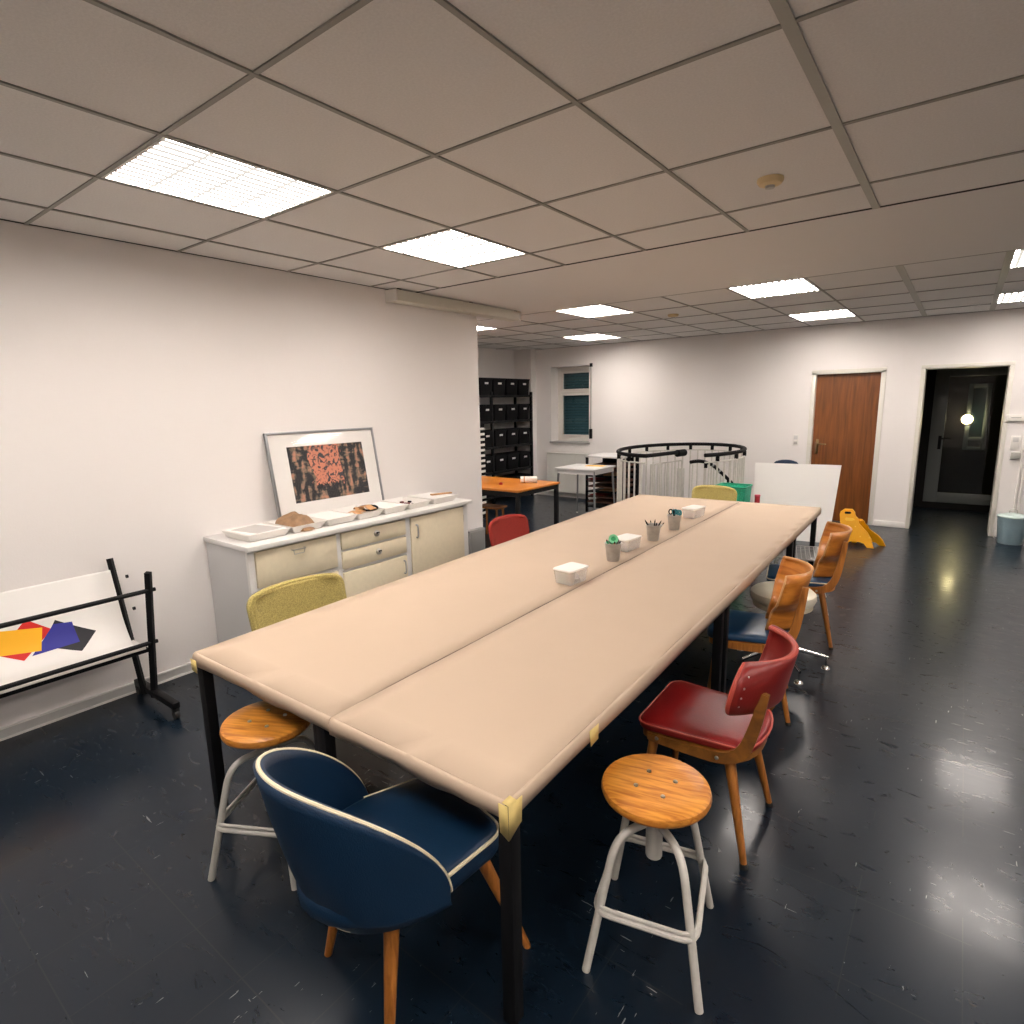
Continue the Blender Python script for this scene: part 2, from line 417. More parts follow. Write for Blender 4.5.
xsF = [FL]+FX+[RW]; ysF = [FAR0]+FY+[BW]
far_l = [(-3.52, 0), (-1.735, 0), (.161, 0), (-4.83, 3), (-1.735, 3), (.161, 3), (-5.46, 0)]
for x0, x1, y0, y1, i, j in cells(xsF, ysF):
    jj = j
    if any(abs(x0-a) < .05 and jj == b for a, b in far_l): lamps.append((x0, x1, y0, y1)); continue
    cm.quad((x0, y0, CZ), (x1, y0, CZ), (x1, y1, CZ), (x0, y1, CZ))
o = struct('ceiling', cm, M['ceiling'], flat=True)
struct('ceiling_slab', MB().bb(FL-.1, RW+.1, FW-.1, BW+.1, 2.9, 3.0), M['band'], flat=True)
struct('ceiling_beam', MB().bb(FL, RW, NEAR1+.012, FAR0-.012, CZ-.004, CZ+.03), M['band'], flat=True)
bars = MB(); wide = MB(); gap = MB()
for x in NX:
    w = .034 if abs(x+.45) < .02 else .017
    (wide if w > .03 else bars).bb(x-w/2, x+w/2, FW, NEAR1, CZ-.006, CZ+.004)
for y in NY: bars.bb(LW, RW, y-.0085, y+.0085, CZ-.005, CZ+.004)
for x in FX:
    w = .05 if x > -.6 else .016
    (wide if w > .03 else bars).bb(x-w/2, x+w/2, FAR0, BW, CZ-.006, CZ+.004)
for y in FY: bars.bb(FL, RW, y-.012, y+.012, CZ-.005, CZ+.004)
bars.bb(FL, RW, FAR0-.012, FAR0+.01, CZ-.005, CZ+.004)
struct('trim_1', bars, M['bar'], flat=True)
struct('trim_2', wide, M['barlight'], flat=True)
gap.bb(LW, RW, NEAR1-.006, NEAR1+.012, CZ-.003, CZ+.004); gap.bb(LW, LW+.012, FW, NEAR1, CZ-.003, CZ+.004)
gap.bb(FL, RW, BW-.014, BW, CZ-.003, CZ+.004)
struct('trim_3', gap, M['gap'], flat=True)

lamp_where = {}
def lamp_label(cx, cy):
    names = [(-2.62, 1.43, 'square louvred ceiling light above the near end of the sideboard wall, largest in view'),
             (-2.62, 2.9, 'louvred ceiling light above the middle of the long table near the sideboard'),
             (-3.23, 5.8, 'louvred ceiling light behind the plaster beam, in front of the window alcove'),
             (-1.43, 5.8, 'louvred ceiling light just behind the plaster beam, above the white board'),
             (.48, 5.8, 'louvred ceiling light behind the plaster beam cut by the right picture edge'),
             (-4.5, 8.0, 'louvred ceiling light close to the window wall, above the radiator'),
             (-1.43, 8.7, 'louvred ceiling light nearest the wood door, against the back wall'),
             (.48, 8.7, 'louvred ceiling light nearest the open dark doorway at right'),
             (-5.2, 5.8, 'louvred ceiling light half hidden behind the end of the left wall')]
    for x, y, n in names:
        if abs(cx-x) < .3 and abs(cy-y) < .45: return n
    return 'louvred ceiling light at %s of the room, from a set mostly added out of the picture for light' % ('the near right' if cx > 0 else 'the rear')  # added unseen lamps; the back-wall pair in view also lands here
seen = {}
for x0, x1, y0, y1 in lamps:
    w, d = x1-x0-.02, y1-y0-.022
    cx, cy = (x0+x1)/2, (y0+y1)/2
    key = (round(w, 3), round(d, 3))
    lab = lamp_label(cx, cy)
    if key in seen:
        t = dup(seen[key], (cx, cy, CZ), 0, lab, 'recessed louvred ceiling lights'); continue
    t = thing('ceiling_light', lab, 'ceiling light', (cx, cy, CZ), 0, 'recessed louvred ceiling lights')
    seen[key] = t
    h = MB(); T = .012
    h.bb(-w/2, w/2, -d/2, d/2, .105, .115)
    h.bb(-w/2, -w/2+T, -d/2, d/2, -.004, .105); h.bb(w/2-T, w/2, -d/2, d/2, -.004, .105)
    h.bb(-w/2+T, w/2-T, -d/2, -d/2+T, -.004, .105); h.bb(-w/2+T, w/2-T, d/2-T, d/2, -.004, .105)
    obj('housing', h, M['lampwhite'], t, flat=True)
    obj('diffuser', MB().bb(-w/2+T, w/2-T, -d/2+T, d/2-T, .008, .012), M['lampglow'], t, flat=True)
    lv = MB()
    for k in range(1, 12):
        x = -w/2+w*k/12
        lv.bb(x-.012, x+.012, -d/2+T, d/2-T, .002, .004)
    for k in range(1, 4):
        y = -d/2+d*k/4
        lv.bb(-w/2+T, w/2-T, y-.006, y+.006, .0, .004)
    obj('louver', lv, M['louver'], t, flat=True)

# walls
struct('wall_left', MB().bb(LW-.14, LW, FW, 4.6, 0, 2.9), M['wall'], flat=True)
struct('wall_alcove_near', MB().bb(FL-.1, LW-.14, 4.46, 4.6, 0, 2.9), M['wall'], flat=True)
struct('wall_far_left', MB().bb(FL-.1, FL, 4.6, BW, 0, 2.9), M['wall'], flat=True)
struct('wall_right', MB().bb(RW, RW+.1, FW, BW, 0, 2.9), M['wall'], flat=True)
struct('wall_front', MB().bb(LW-.14, RW+.1, FW-.1, FW, 0, 2.9), M['wall'], flat=True)
WX0, WX1, WZ0, WZ1 = -5.955, -5.17, .985, 2.325
D1A, D1B, D2A, D2B, DZ = -1.66, -.845, -.425, .405, 2.035
wb = MB(); TH = .36
for x0, x1, z0, z1 in ((FL-.1, WX0, 0, 2.9), (WX0, WX1, 0, WZ0), (WX0, WX1, WZ1, 2.9), (WX1, D1A, 0, 2.9), (D1A, D1B, DZ, 2.9), (D1B, D2A, 0, 2.9), (D2A, D2B, DZ, 2.9), (D2B, RW+.1, 0, 2.9)):
    wb.bb(x0, x1, BW, BW+TH, z0, z1)
struct('wall_back', wb, M['wall'], flat=True)
struct('wall_pilaster', MB().bb(FL, -6.28, BW-.16, BW, 0, 2.65), M['wall'], flat=True)
# baseboards
bl = MB().bb(LW, LW+.012, FW, 4.6, .004, .06)
o = struct('baseboard_left', bl, M['trimgrey'], flat=True)
struct('trim_4', MB().bb(LW, LW+.016, FW, 4.6, .058, .066).bb(LW, LW+.02, FW, 4.6, 0, .012), M['trimwhite'], flat=True)
bb_ = MB()
for x0, x1 in ((-6.28, D1A-.05), (D1B+.04, D2A-.04), (D2B+.04, RW)): bb_.bb(x0, x1, BW-.014, BW, 0, .075, .003)
struct('baseboard_back', bb_, M['trimwhite'])
struct('baseboard_far_left', MB().bb(FL, FL+.014, 4.6, BW-.16, 0, .07), M['trimwhite'], flat=True)

# door 1 (closed, brown veneer)
d1 = MB()
for a, b in ((D1A-.026, D1A+.03), (D1B-.03, D1B+.026)): d1.bb(a, b, BW-.016, BW+.12, 0, DZ, .004)
d1.bb(D1A-.026, D1B+.026, BW-.016, BW+.12, DZ-.03, DZ+.026, .004)
dr = struct('door_1', d1, M['frame'])
leaf = obj('leaf', MB().bb(D1A+.03, D1B-.03, BW+.06, BW+.10, .004, DZ-.03), M['doorwood'], dr, flat=True)
hm = MB().box((D1A+.09, BW+.055, 1.03), (.035, .012, .20), None, .004)
hm.tube([(D1A+.09, BW+.05, 1.07), (D1A+.09, BW+.0, 1.07), (D1A+.11, BW-.012, 1.07), (D1A+.21, BW-.012, 1.065)], .009)
hm.lathe([(0, 0), (.01, 0), (.01, .01), (0, .01)], (0, 0, 0), 12, Matrix.Translation((D1A+.09, BW+.045, .96)) @ Matrix.Rotation(PI/2, 4, 'X'))
obj('door_handle', hm, M['brass'], leaf)
# door 2 (open doorway) and the dark corridor with the glass door
d2 = MB()
for a, b in ((D2A-.03, D2A+.015), (D2B-.015, D2B+.03)): d2.bb(a, b, BW-.016, BW+TH+.01, 0, DZ, .004)
d2.bb(D2A-.03, D2B+.03, BW-.016, BW+TH+.01, DZ-.015, DZ+.03, .004)
struct('door_2', d2, M['frame'])
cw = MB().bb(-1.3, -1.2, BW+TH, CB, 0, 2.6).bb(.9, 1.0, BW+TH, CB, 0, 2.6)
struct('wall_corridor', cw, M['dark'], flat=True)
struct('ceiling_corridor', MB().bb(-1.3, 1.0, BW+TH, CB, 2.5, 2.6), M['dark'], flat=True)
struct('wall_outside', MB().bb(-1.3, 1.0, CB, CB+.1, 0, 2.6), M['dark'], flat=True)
GY = 10.88
g = MB()
g.bb(-.36, -.19, GY, GY+.05, .10, 2.06, .006); g.bb(.70, .82, GY, GY+.05, .10, 2.06, .006)
g.bb(-.19, .70, GY, GY+.05, .10, .25, .006); g.bb(-.19, .70, GY, GY+.05, 1.96, 2.06, .006)
gd = struct('door_3', g, M['aludoor'])
obj('door_glass', MB().bb(-.19, .70, GY+.02, GY+.028, .25, 1.96), M['glassdoor'], gd, flat=True)
obj('door_handle', MB().tube([(-.23, GY, 1.06), (-.23, GY-.05, 1.06), (-.2, GY-.055, 1.06), (-.1, GY-.055, 1.06)], .011).box((-.23, GY-.004, 1.0), (.04, .012, .2), None, .004), M['blackplastic'], gd)
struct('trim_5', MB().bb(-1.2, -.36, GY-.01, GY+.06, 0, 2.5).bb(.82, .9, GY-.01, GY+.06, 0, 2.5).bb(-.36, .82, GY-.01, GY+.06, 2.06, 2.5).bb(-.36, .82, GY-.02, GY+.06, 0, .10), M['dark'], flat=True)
ow = MB()
for a, b, c, d in ((.05, .11, .85, 1.86), (.27, .33, .85, 1.86), (.11, .27, 1.80, 1.86), (.11, .27, 1.0, 1.05), (.11, .27, .85, .90)): ow.bb(a, b, CB-.05, CB, c, d, .004)
w2 = struct('window_2', ow, mat('outside_window_frame', (.30, .36, .38), .5))
obj('pane', MB().bb(.11, .27, CB-.02, CB-.012, .9, 1.8), M['pane'], w2, flat=True)
t = thing('bulkhead_lamp', 'small lit round wall lamp with wire guard beyond the dark doorway', 'wall lamp', (.07, CB, 1.32))
MX = Matrix.Rotation(PI/2, 4, 'X')
obj('lamp_base', MB().lathe([(.0, 0), (.085, 0), (.085, .02), (.07, .035), (0, .035)], (0, 0, 0), 24, MX), M['guard'], t)
obj('globe', MB().lathe([(.066, .03), (.066, .06), (.055, .085), (.03, .10), (.002, .105)], (0, 0, 0), 20, MX), M['bulb'], t)
gm = MB()
for k in range(4):
    a = k*PI/4+.3
    gm.tube([V((math.cos(a)*r*s, -y, math.sin(a)*r*s)) for s, r, y in ((1, .076, .03), (1, .076, .065), (1, .06, .1), (1, .0, .118), (-1, .06, .1), (-1, .076, .065), (-1, .076, .03))], .004, 6)
gm.tube([(.078*math.cos(a), -.05, .078*math.sin(a)) for a in [2*PI*i/24 for i in range(24)]], .005, 6, True)
obj('wire_guard', gm, M['guard'], t)

# window with shutter
w = MB(); Y0 = BW+.23
for a, b, c, d in ((WX0, WX0+.06, WZ0+.02, WZ1), (WX1-.06, WX1, WZ0+.02, WZ1), (WX0+.06, WX1-.06, WZ1-.08, WZ1), (WX0+.06, WX1-.06, WZ0+.02, WZ0+.10), (WX0+.06, WX1-.06, 1.85, 1.90)):
    w.bb(a, b, Y0, Y0+.06, c, d, .004)
for c, d in ((WZ0+.10, 1.85), (1.90, WZ1-.08)):
    for a, b in ((WX0+.06, WX0+.11), (WX1-.10, WX1-.06)): w.bb(a, b, Y0-.012, Y0+.045, c, d, .004)
    w.bb(WX0+.11, WX1-.10, Y0-.012, Y0+.045, c, c+.035, .004); w.bb(WX0+.11, WX1-.10, Y0-.012, Y0+.045, d-.03, d, .004)
wi = struct('window_1', w, M['winwhite'])
obj('pane', MB().bb(WX0+.11, WX1-.10, Y0+.02, Y0+.028, WZ0+.13, 1.83).bb(WX0+.11, WX1-.10, Y0+.02, Y0+.028, 1.93, WZ1-.11), M['windowglass'], wi, flat=True)
sh = MB()
z = WZ0+.02
while z < WZ1-.02:
    sh.box(((WX0+WX1)/2, Y0+.09, z+.024), (WX1-WX0-.02, .012, .044), (.12, 0, 0), .004); z += .05
obj('shutter', sh, M['shutter'], wi)
obj('window_sill', MB().bb(WX0-.02, WX1+.02, BW-.03, Y0, WZ0-.008, WZ0+.022, .004), M['greysill'], wi)
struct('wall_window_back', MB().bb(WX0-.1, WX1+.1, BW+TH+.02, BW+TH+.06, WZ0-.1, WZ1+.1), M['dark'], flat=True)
t = thing('shutter_strap', 'grey shutter pull strap hanging beside the window', 'strap', (-5.12, BW+.003, 1.15))
obj('strap', MB().bb(-.012, .012, -.035, -.022, .06, 1.17), M['greymetal'], t, flat=True)
obj('winder_box', MB().bb(-.022, .022, -.045, 0, -.08, .09, .006), M['blackplastic'], t)
obj('strap_guide', MB().bb(-.02, .02, -.04, 0, 1.14, 1.2, .004), M['blackplastic'], t)

# small wall fixtures
t = thing('light_switch', 'white double light switch on the wall left of the wood door', 'switch', (-1.835, BW, 1.115))
obj('plate', MB().box((0, -.005, 0), (.078, .01, .155), None, .003), M['whiteplastic'], t)
obj('rocker', MB().box((0, -.012, .036), (.05, .008, .055), None, .002), M['lightgrey'], t)
obj('socket', MB().box((0, -.012, -.04), (.045, .006, .04), None, .002), M['greymetal'], t)
t = thing('wall_switch', 'white switch plate right of the dark doorway above the bin', 'switch', (.527, BW, 1.135))
obj('plate', MB().box((0, -.006, 0), (.085, .012, .155), None, .003), M['whiteplastic'], t)
obj('rocker', MB().box((0, -.014, .036), (.055, .008, .055), None, .002), M['lightgrey'], t)
tag(obj('socket_box', MB().box((.54, BW-.02, .985), (.085, .04, .075), None, .004), M['greymetal']), 'small grey socket box on the wall below the switch by the dark doorway', 'socket')
t = thing('coat_rail', 'white wall rail with slots right of the dark doorway', 'rail', (0, BW, 1.42))
obj('rail', MB().bb(.43, 1.6, -.03, 0, -.035, .035, .004), M['whiteplastic'], t)
sm = MB()
for k in range(9): sm.bb(.46+k*.125, .55+k*.125, -.032, -.028, .0, .01)
obj('slot', sm, M['greymetal'], t)
obj('end_cap', MB().box((.425, -.022, 0), (.03, .044, .08), None, .008), M['whiteplastic'], t)
for k, x in enumerate((.60, .635)):
    tag(obj('wall_conduit', MB().tube([(x, BW-.016, .0), (x, BW-.016, 1.385)], .012, 10), M['whiteplastic']),
        ('thin white pipe running up the wall behind the blue bin, nearer the doorway', 'thin white pipe running up the wall behind the blue bin, farther from the doorway')[k], 'pipe', 'wall pipes')
# casing under the ceiling at the wall end
t = thing('screen_casing', 'long cream box casing under the ceiling at the end of the left wall', 'casing', (-3.83, 0, CZ))
obj('casing', MB().bb(-.07, .06, 3.45, 5.14, -.10, -.012, .006), mat('casing_cream', (.60, .58, .50), .5), t)
for y in (3.4425, 5.1475): obj('end_cap', MB().bb(-.075, .065, y-.0075, y+.0075, -.105, -.01, .004), M['whiteplastic'], t)
for y in (3.5, 4.4, 5.1): obj('bracket', MB().bb(-.05, .04, y-.02, y+.02, -.014, 0), M['blackplastic'], t)
for (x, y, s, lab) in ((-.77, 2.93, .055, 'round cream smoke detector on the near ceiling tiles'), (-2.70, 6.6, .06, 'small round ceiling detector beyond the plaster beam')):
    t = thing('smoke_detector', lab, 'smoke detector', (x, y, CZ))
    obj('housing', MB().lathe([(0, 0), (s, 0), (s, -.012), (s*.85, -.024), (s*.4, -.03), (0, -.03)], seg=24), M['smoke'], t)
    obj('sensor', MB().lathe([(0, -.028), (s*.38, -.028), (s*.34, -.04), (0, -.042)], seg=16), M['greymetal'], t)
t = thing('metal_box', 'grey metal box on the floor against the end of the left wall', 'box', (LW, 4.44, 0))
obj('body', MB().bb(.002, .06, -.12, .12, 0, .44, .004), M['silver'], t)
obj('flap', MB().bb(.06, .066, -.10, .10, .06, .42, .003).bb(.066, .072, -.05, .05, .16, .2, .002), mat('flap_grey', (.33, .33, .32), .45, .4), t)

# ------------------------------------------------------------------ table rows under kraft paper
TZ = .72
A, B_, C_, D_ = V((-2.434, 1.011)), V((-.82, 1.03)), V((-.95, 5.858)), V((-2.669, 5.761))
def tp(u, v):   # u across 0..1, v along 0..1
    return A*(1-u)*(1-v)+B_*u*(1-v)+C_*u*v+D_*(1-u)*v
cuts = [0.0, .402, .778, 1.0]
where = ['nearest the viewer', 'in the middle', 'at the far end']
for r in range(2):
    for s in range(3):
        u0, u1 = (.0, .5) if r == 0 else (.5, 1.)
        p = [tp(u0, cuts[s]), tp(u1, cuts[s]), tp(u1, cuts[s+1]), tp(u0, cuts[s+1])]
        cen = sum(p, V((0, 0)))/4
        ang = math.atan2((p[2]-p[1]+p[3]-p[0]).x, (p[2]-p[1]+p[3]-p[0]).y)
        wdt = ((p[1]-p[0]).length+(p[2]-p[3]).length)/2-.018; lng = ((p[2]-p[1]).length+(p[3]-p[0]).length)/2-.02
        t = thing('work_table', 'black-legged work table under brown paper, %s row, %s' % (('left', 'right')[r], where[s]), 'table', (cen.x, cen.y, 0), -ang, 'paper-covered work tables')
        obj('tabletop', MB().bb(-wdt/2, wdt/2, -lng/2, lng/2, TZ-.032, TZ-.006, .003), M['tabletop'], t)
        fr = MB(); i = .03
        for q in (-1, 1):
            fr.bb(-wdt/2+i, wdt/2-i, q*(lng/2-i)-.012, q*(lng/2-i)+.012, TZ-.075, TZ-.032)
            fr.bb(q*(wdt/2-i)-.012, q*(wdt/2-i)+.012, -lng/2+i, lng/2-i, TZ-.075, TZ-.032)
        obj('apron', fr, M['black'], t)
        for sx in (-1, 1):
            for sy in (-1, 1):
                x, y = sx*(wdt/2-.021), sy*(lng/2-.021)
                obj('leg', MB().bb(x-.021, x+.021, y-.021, y+.021, 0, TZ-.034, .002), M['black'], t)
def cover(u0, u1, name, label, out):
    nu, nv = 10, 40
    m = MB(); DR = .055
    def lim(b):
        sm_ = .560+.036*b; g_ = .0006+.0014*min(1, b*6)
        return (0.0, sm_-g_) if out < 0 else (sm_+g_, 1.0)
    def f(a, b):
        l, h = lim(b); u = l+(h-l)*a; p = tp(u, b)
        return V((p.x, p.y, TZ-.004+.0012*math.sin(b*37+a*5)*math.sin(a*7+b*3)))
    m.surf(f, nu, nv)
    def edge(pfun, nrm, n, d0, ph):
        rows = []
        for k, (o_, dz) in enumerate(((0, -.0), (.010, -.006), (.013, -.022), (.010, -1))):
            row = []
            for i in range(n+1):
                s = i/n
                p = pfun(s)
                wob = .004*math.sin(s*11+ph)+.0012*math.sin(s*37+ph*2)
                z = TZ-.004+(dz if dz > -.5 else -(d0+wob))
                row.append(V((p.x+nrm[0]*(o_+(.002*math.sin(s*22+ph) if k == 3 else 0)), p.y+nrm[1]*(o_+(.002*math.sin(s*22+ph) if k == 3 else 0)), z)))
            rows.append(row)
        m.rings(rows, False, False, False)
    edge(lambda s: tp(lim(0)[0]+(lim(0)[1]-lim(0)[0])*s, 0), (0, -1), 24, .05, 1)
    edge(lambda s: tp(lim(1)[0]+(lim(1)[1]-lim(1)[0])*s, 1), (0, 1), 24, .05, 2)
    if out < 0: edge(lambda s: tp(0, s), (-1, 0), 60, .05, 3)
    else: edge(lambda s: tp(1, s), (1, 0), 60, .055, 4)
    bmesh.ops.remove_doubles(m.bm, verts=m.bm.verts[:], dist=.0004)
    o = obj(name, m, M['paper'], None, 60, solid=.0012, off=1)
    return tag(o, label, 'paper cover', 'kraft paper covers')
pl = cover(0.0, None, 'paper_cover', 'brown kraft paper over the table row beside the sideboard', -1)
pr_ = cover(None, 1.0, 'paper_cover', 'brown kraft paper over the table row on the open floor side', 1)
# masking tape at the corners, each a bent piece
def tape(parent, pts, label=None):
    m = MB()
    for q in pts: m.quad(*q)
    return obj('tape', m, M['tape'], parent, 60, solid=.0016, off=0)
cx, cy = B_.x+.013, B_.y-.013
tape(pr_, [((cx-.028, cy-.004, TZ-.005), (cx+.001, cy-.004, TZ-.003), (cx+.003, cy-.004, TZ-.10), (cx-.024, cy-.004, TZ-.085)),
           ((cx+.003, cy-.002, TZ-.003), (cx+.003, cy+.055, TZ-.005), (cx+.003, cy+.05, TZ-.075), (cx+.003, cy-.002, TZ-.10)),
           ((cx-.018, cy+.03, TZ+.0), (cx+.003, cy+.03, TZ-.003), (cx+.003, cy-.002, TZ-.003), (cx-.018, cy-.002, TZ+.0))])
p = tp(1, .085)
tape(pr_, [((p.x+.014, p.y, TZ-.012), (p.x+.014, p.y+.055, TZ-.012), (p.x+.016, p.y+.05, TZ-.06), (p.x+.016, p.y+.004, TZ-.065))])
cx, cy = A.x-.013, A.y-.013
tape(pl, [((cx-.002, cy-.003, TZ-.03), (cx+.045, cy-.003, TZ-.03), (cx+.045, cy-.003, TZ-.085), (cx, cy-.003, TZ-.08))])
# narrow dark reveal between the rows is the real gap between both papers

# ------------------------------------------------------------------ things on the table
def tcup(x, y, label):
    t = thing('pencil_tin', label, 'tin', (x, y, TZ), 0, 'zinc tins on the paper')
    obj('bucket', MB().lathe([(0, 0), (.038, 0), (.0395, .004), (.051, .106), (.0535, .110), (.0535, .114), (.050, .114), (.049, .106), (.038, .006), (0, .006)], seg=28), M['zinc'], t)
    obj('rim', MB().tube([(.053*math.cos(a), .053*math.sin(a), .112) for a in [2*PI*i/28 for i in range(28)]], .0025, 6, True), M['zinc'], t)
    return t
CUPS = [(-1.66, 3.21), (-1.675, 3.85), (-1.69, 4.27)]
tcup(*CUPS[0], 'zinc tin holding green and teal tools, nearest the viewer')
tcup(*CUPS[1], 'zinc tin of splayed dark pens, middle of the three tins')
tcup(*CUPS[2], 'zinc tin holding scissors with teal handles, farthest of the tins')
CUPR = 1.1
def pen(cup, ang, tilt, L, m, name, label, cat, group, tip=None, r=.0045):
    tilt *= 1.15
    x, y = CUPS[cup]
    d = V((math.cos(ang)*math.sin(tilt), math.sin(ang)*math.sin(tilt), math.cos(tilt)))
    b0 = V((x, y, TZ+.008))+V((math.cos(ang), math.sin(ang), 0))*(-.012)
    t = thing(name, label, cat, b0, 0, group)
    obj('barrel', MB().tube([(0, 0, 0), d*(L*.9)], r, 8), m, t)
    obj('tip', MB().tube([d*(L*.9), d*L], [r, .0012], 8), tip or M['blackplastic'], t)
for k, (a, ti) in enumerate(((2.9, .5), (.3, .52), (.0, .4), (1.6, .25), (4.5, .3), (3.6, .42), (5.6, .38))):
    pen(1, a, ti, .145+.006*(k % 3), (M['blackplastic'], M['greymetal'], M['blackplastic'])[k % 3] if k != 4 else M['greymetal'], 'pen', 'dark pen standing in the middle zinc tin of pens', 'pen', 'pens in the middle tin')
for k, (a, ti, m) in enumerate(((3.1, .42, 'green'), (2.4, .36, 'tealdark'), (.2, .4, 'blackplastic'), (.8, .3, 'maroon'), (5.4, .36, 'tan'), (1.5, .2, 'redplastic'))):
    pen(0, a, ti, .135, M[m], 'marker', 'marker among the coloured tools in the nearest zinc tin', 'marker', 'markers in the nearest tin', r=.006)
x, y = CUPS[0]
t = thing('tape_roll', 'green roll on top of the tools in the nearest zinc tin', 'roll', (x, y, TZ+.118))
R_ = Matrix.Rotation(.9, 4, 'X') @ Matrix.Rotation(.4, 4, 'Y')
obj('roll', MB().lathe([(.016, -.012), (.030, -.012), (.030, .012), (.016, .012), (.016, -.012)], (0, 0, .016), 20, R_), M['greenlight'], t)
obj('core', MB().lathe([(.0, -.005), (.0165, -.005), (.0165, .005), (0, .005)], (0, 0, .016), 16, R_), M['green'], t)
x, y = CUPS[2]
for k, (dx, rz, m) in enumerate(((-.012, .3, 'blackplastic'), (.015, .1, 'tealdark'), (.03, -.3, 'tealdark'))):
    t = thing('scissors', ('black-handled scissors in the farthest zinc tin', 'teal-handled scissors standing in the farthest zinc tin', 'teal-handled scissors leaning out at the edge of the farthest zinc tin')[k], 'scissors', (x+dx, y, TZ+.008), rz, 'scissors in the far tin')
    for q in (-1, 1):
        obj('handle', MB().tube([(q*.017+.013*math.cos(a), 0, .128+.018*math.sin(a)) for a in [2*PI*i/18 for i in range(18)]], .0045, 8, True), M[m], t)
    obj('blade', MB().box((0, 0, .055), (.012, .003, .11), None, .001), M['steel'], t)
pen(2, 3.0, .12, .165, M['blackplastic'], 'cutter_knife', 'tall dark cutter standing in the farthest zinc tin', 'cutter', None, M['steel'], .008)
def clearbox(x, y, rz, w, d, h, label, fills):
    t = thing('clear_box', label, 'box', (x, y, TZ), rz, 'translucent lidded boxes on the paper')
    o = MB()
    P = rpoly([(-1, -1), (1, -1), (1, 1), (-1, 1)], .25, 4)
    def ring(s, z): return [V((a*w/2*s, b*d/2*s, z)) for a, b in P]
    o.rings([ring(.88, 0), ring(1, h), ring(.975, h), ring(.862, .003)])
    obj('tub', o, M['cshell'], t)
    obj('lid', MB().prism([(a*w/2*1.03, b*d/2*1.03) for a, b in P], h, h+.008, None, .002), M['whiteplastic'], t)
    for k, (px, py, s, m, nm, cat) in enumerate(fills):
        c, sn = math.cos(rz), math.sin(rz)
        q = MB().box((0, 0, s[2]/2+.004), s, (0, 0, .5*k), .003)
        oo = obj(nm, q, M[m]); oo.location = (x+px*c-py*sn, y+px*sn+py*c, TZ)
        tag(oo, fills_label[nm], cat, 'small pieces inside the clear boxes')
fills_label = {'green_eraser': 'small green piece inside the nearest clear box', 'tan_eraser': 'tan block inside the nearest clear box', 'white_eraser': 'white block inside the nearest clear box',
               'dark_clip': 'dark clip at the bottom of the middle clear box', 'grey_clip': 'grey clip at the bottom of the middle clear box', 'maroon_clip': 'maroon piece at the bottom of the farthest clear box', 'pink_clip': 'pinkish piece inside the farthest clear box'}
clearbox(-1.65, 2.69, -.12, .125, .17, .075, 'clear lidded box nearest the viewer on the brown paper', [(-.025, -.04, (.03, .03, .03), 'green', 'green_eraser', 'eraser'), (.01, -.02, (.04, .05, .032), 'tan', 'tan_eraser', 'eraser'), (.0, .04, (.03, .03, .03), 'whiteplastic', 'white_eraser', 'eraser')])
clearbox(-1.72, 3.52, -.12, .125, .19, .075, 'clear lidded box between the nearest and middle zinc tins', [(.02, -.05, (.03, .03, .014), 'blackplastic', 'dark_clip', 'clip'), (-.02, -.05, (.025, .03, .014), 'zinc', 'grey_clip', 'clip')])
clearbox(-1.745, 4.84, -.12, .125, .21, .075, 'clear lidded box farthest away, behind the scissors tin', [(.02, -.04, (.03, .03, .02), 'maroon', 'maroon_clip', 'clip'), (-.01, -.06, (.03, .03, .02), 'redpipe', 'pink_clip', 'clip')])

# ------------------------------------------------------------------ chairs
def seat_outline(wf, wb, yf, yb, rf=.06, bulge=.05, n=9):
    pts = rpoly([(-wb, yb), (-wf, yf), (wf, yf), (wb, yb)], [0, rf, rf, 0], 5)[1:]
    pts = [(-wb, yb)]+pts if pts[0] != (-wb, yb) else pts
    for k in range(1, n):
        a = PI*k/n
        pts.append((wb*math.cos(a), yb-bulge*math.sin(a)))
    return pts
def backpanel(wtop, wbot, z0, z1, y0, rake, curve, arch=.03, nu=24, nv=20, sag=.0, corner=.05, wprof=None):
    def f(a, b):
        u = 2*a-1
        w = wbot+(wtop-wbot)*b
        # superellipse corners
        zz = z0+(z1-z0)*b
        hz = (z1-z0)/2; dd = abs(2*b-1)*hz-(hz-corner)
        k = (1 if dd <= 0 else 1-(corner-math.sqrt(max(0, corner*corner-dd*dd)))/w)*(wprof(b) if wprof else 1)
        x = w*k*math.sin(u*1.05)/math.sin(1.05)
        zz += (arch*(1-u*u) if b > .5 else -sag*(1-u*u))*abs(2*b-1)
        y = y0-rake*b+curve*(1-math.cos(u*1.1))
        return V((x, y, zz))
    return f, nu, nv
def border(f, n=22, eps=0.0):
    out = [f(i/n, 0) for i in range(n)]+[f(1, i/24) for i in range(24)]+[f(1-i/n, 1) for i in range(n)]+[f(0, 1-i/24) for i in range(24)]
    return out
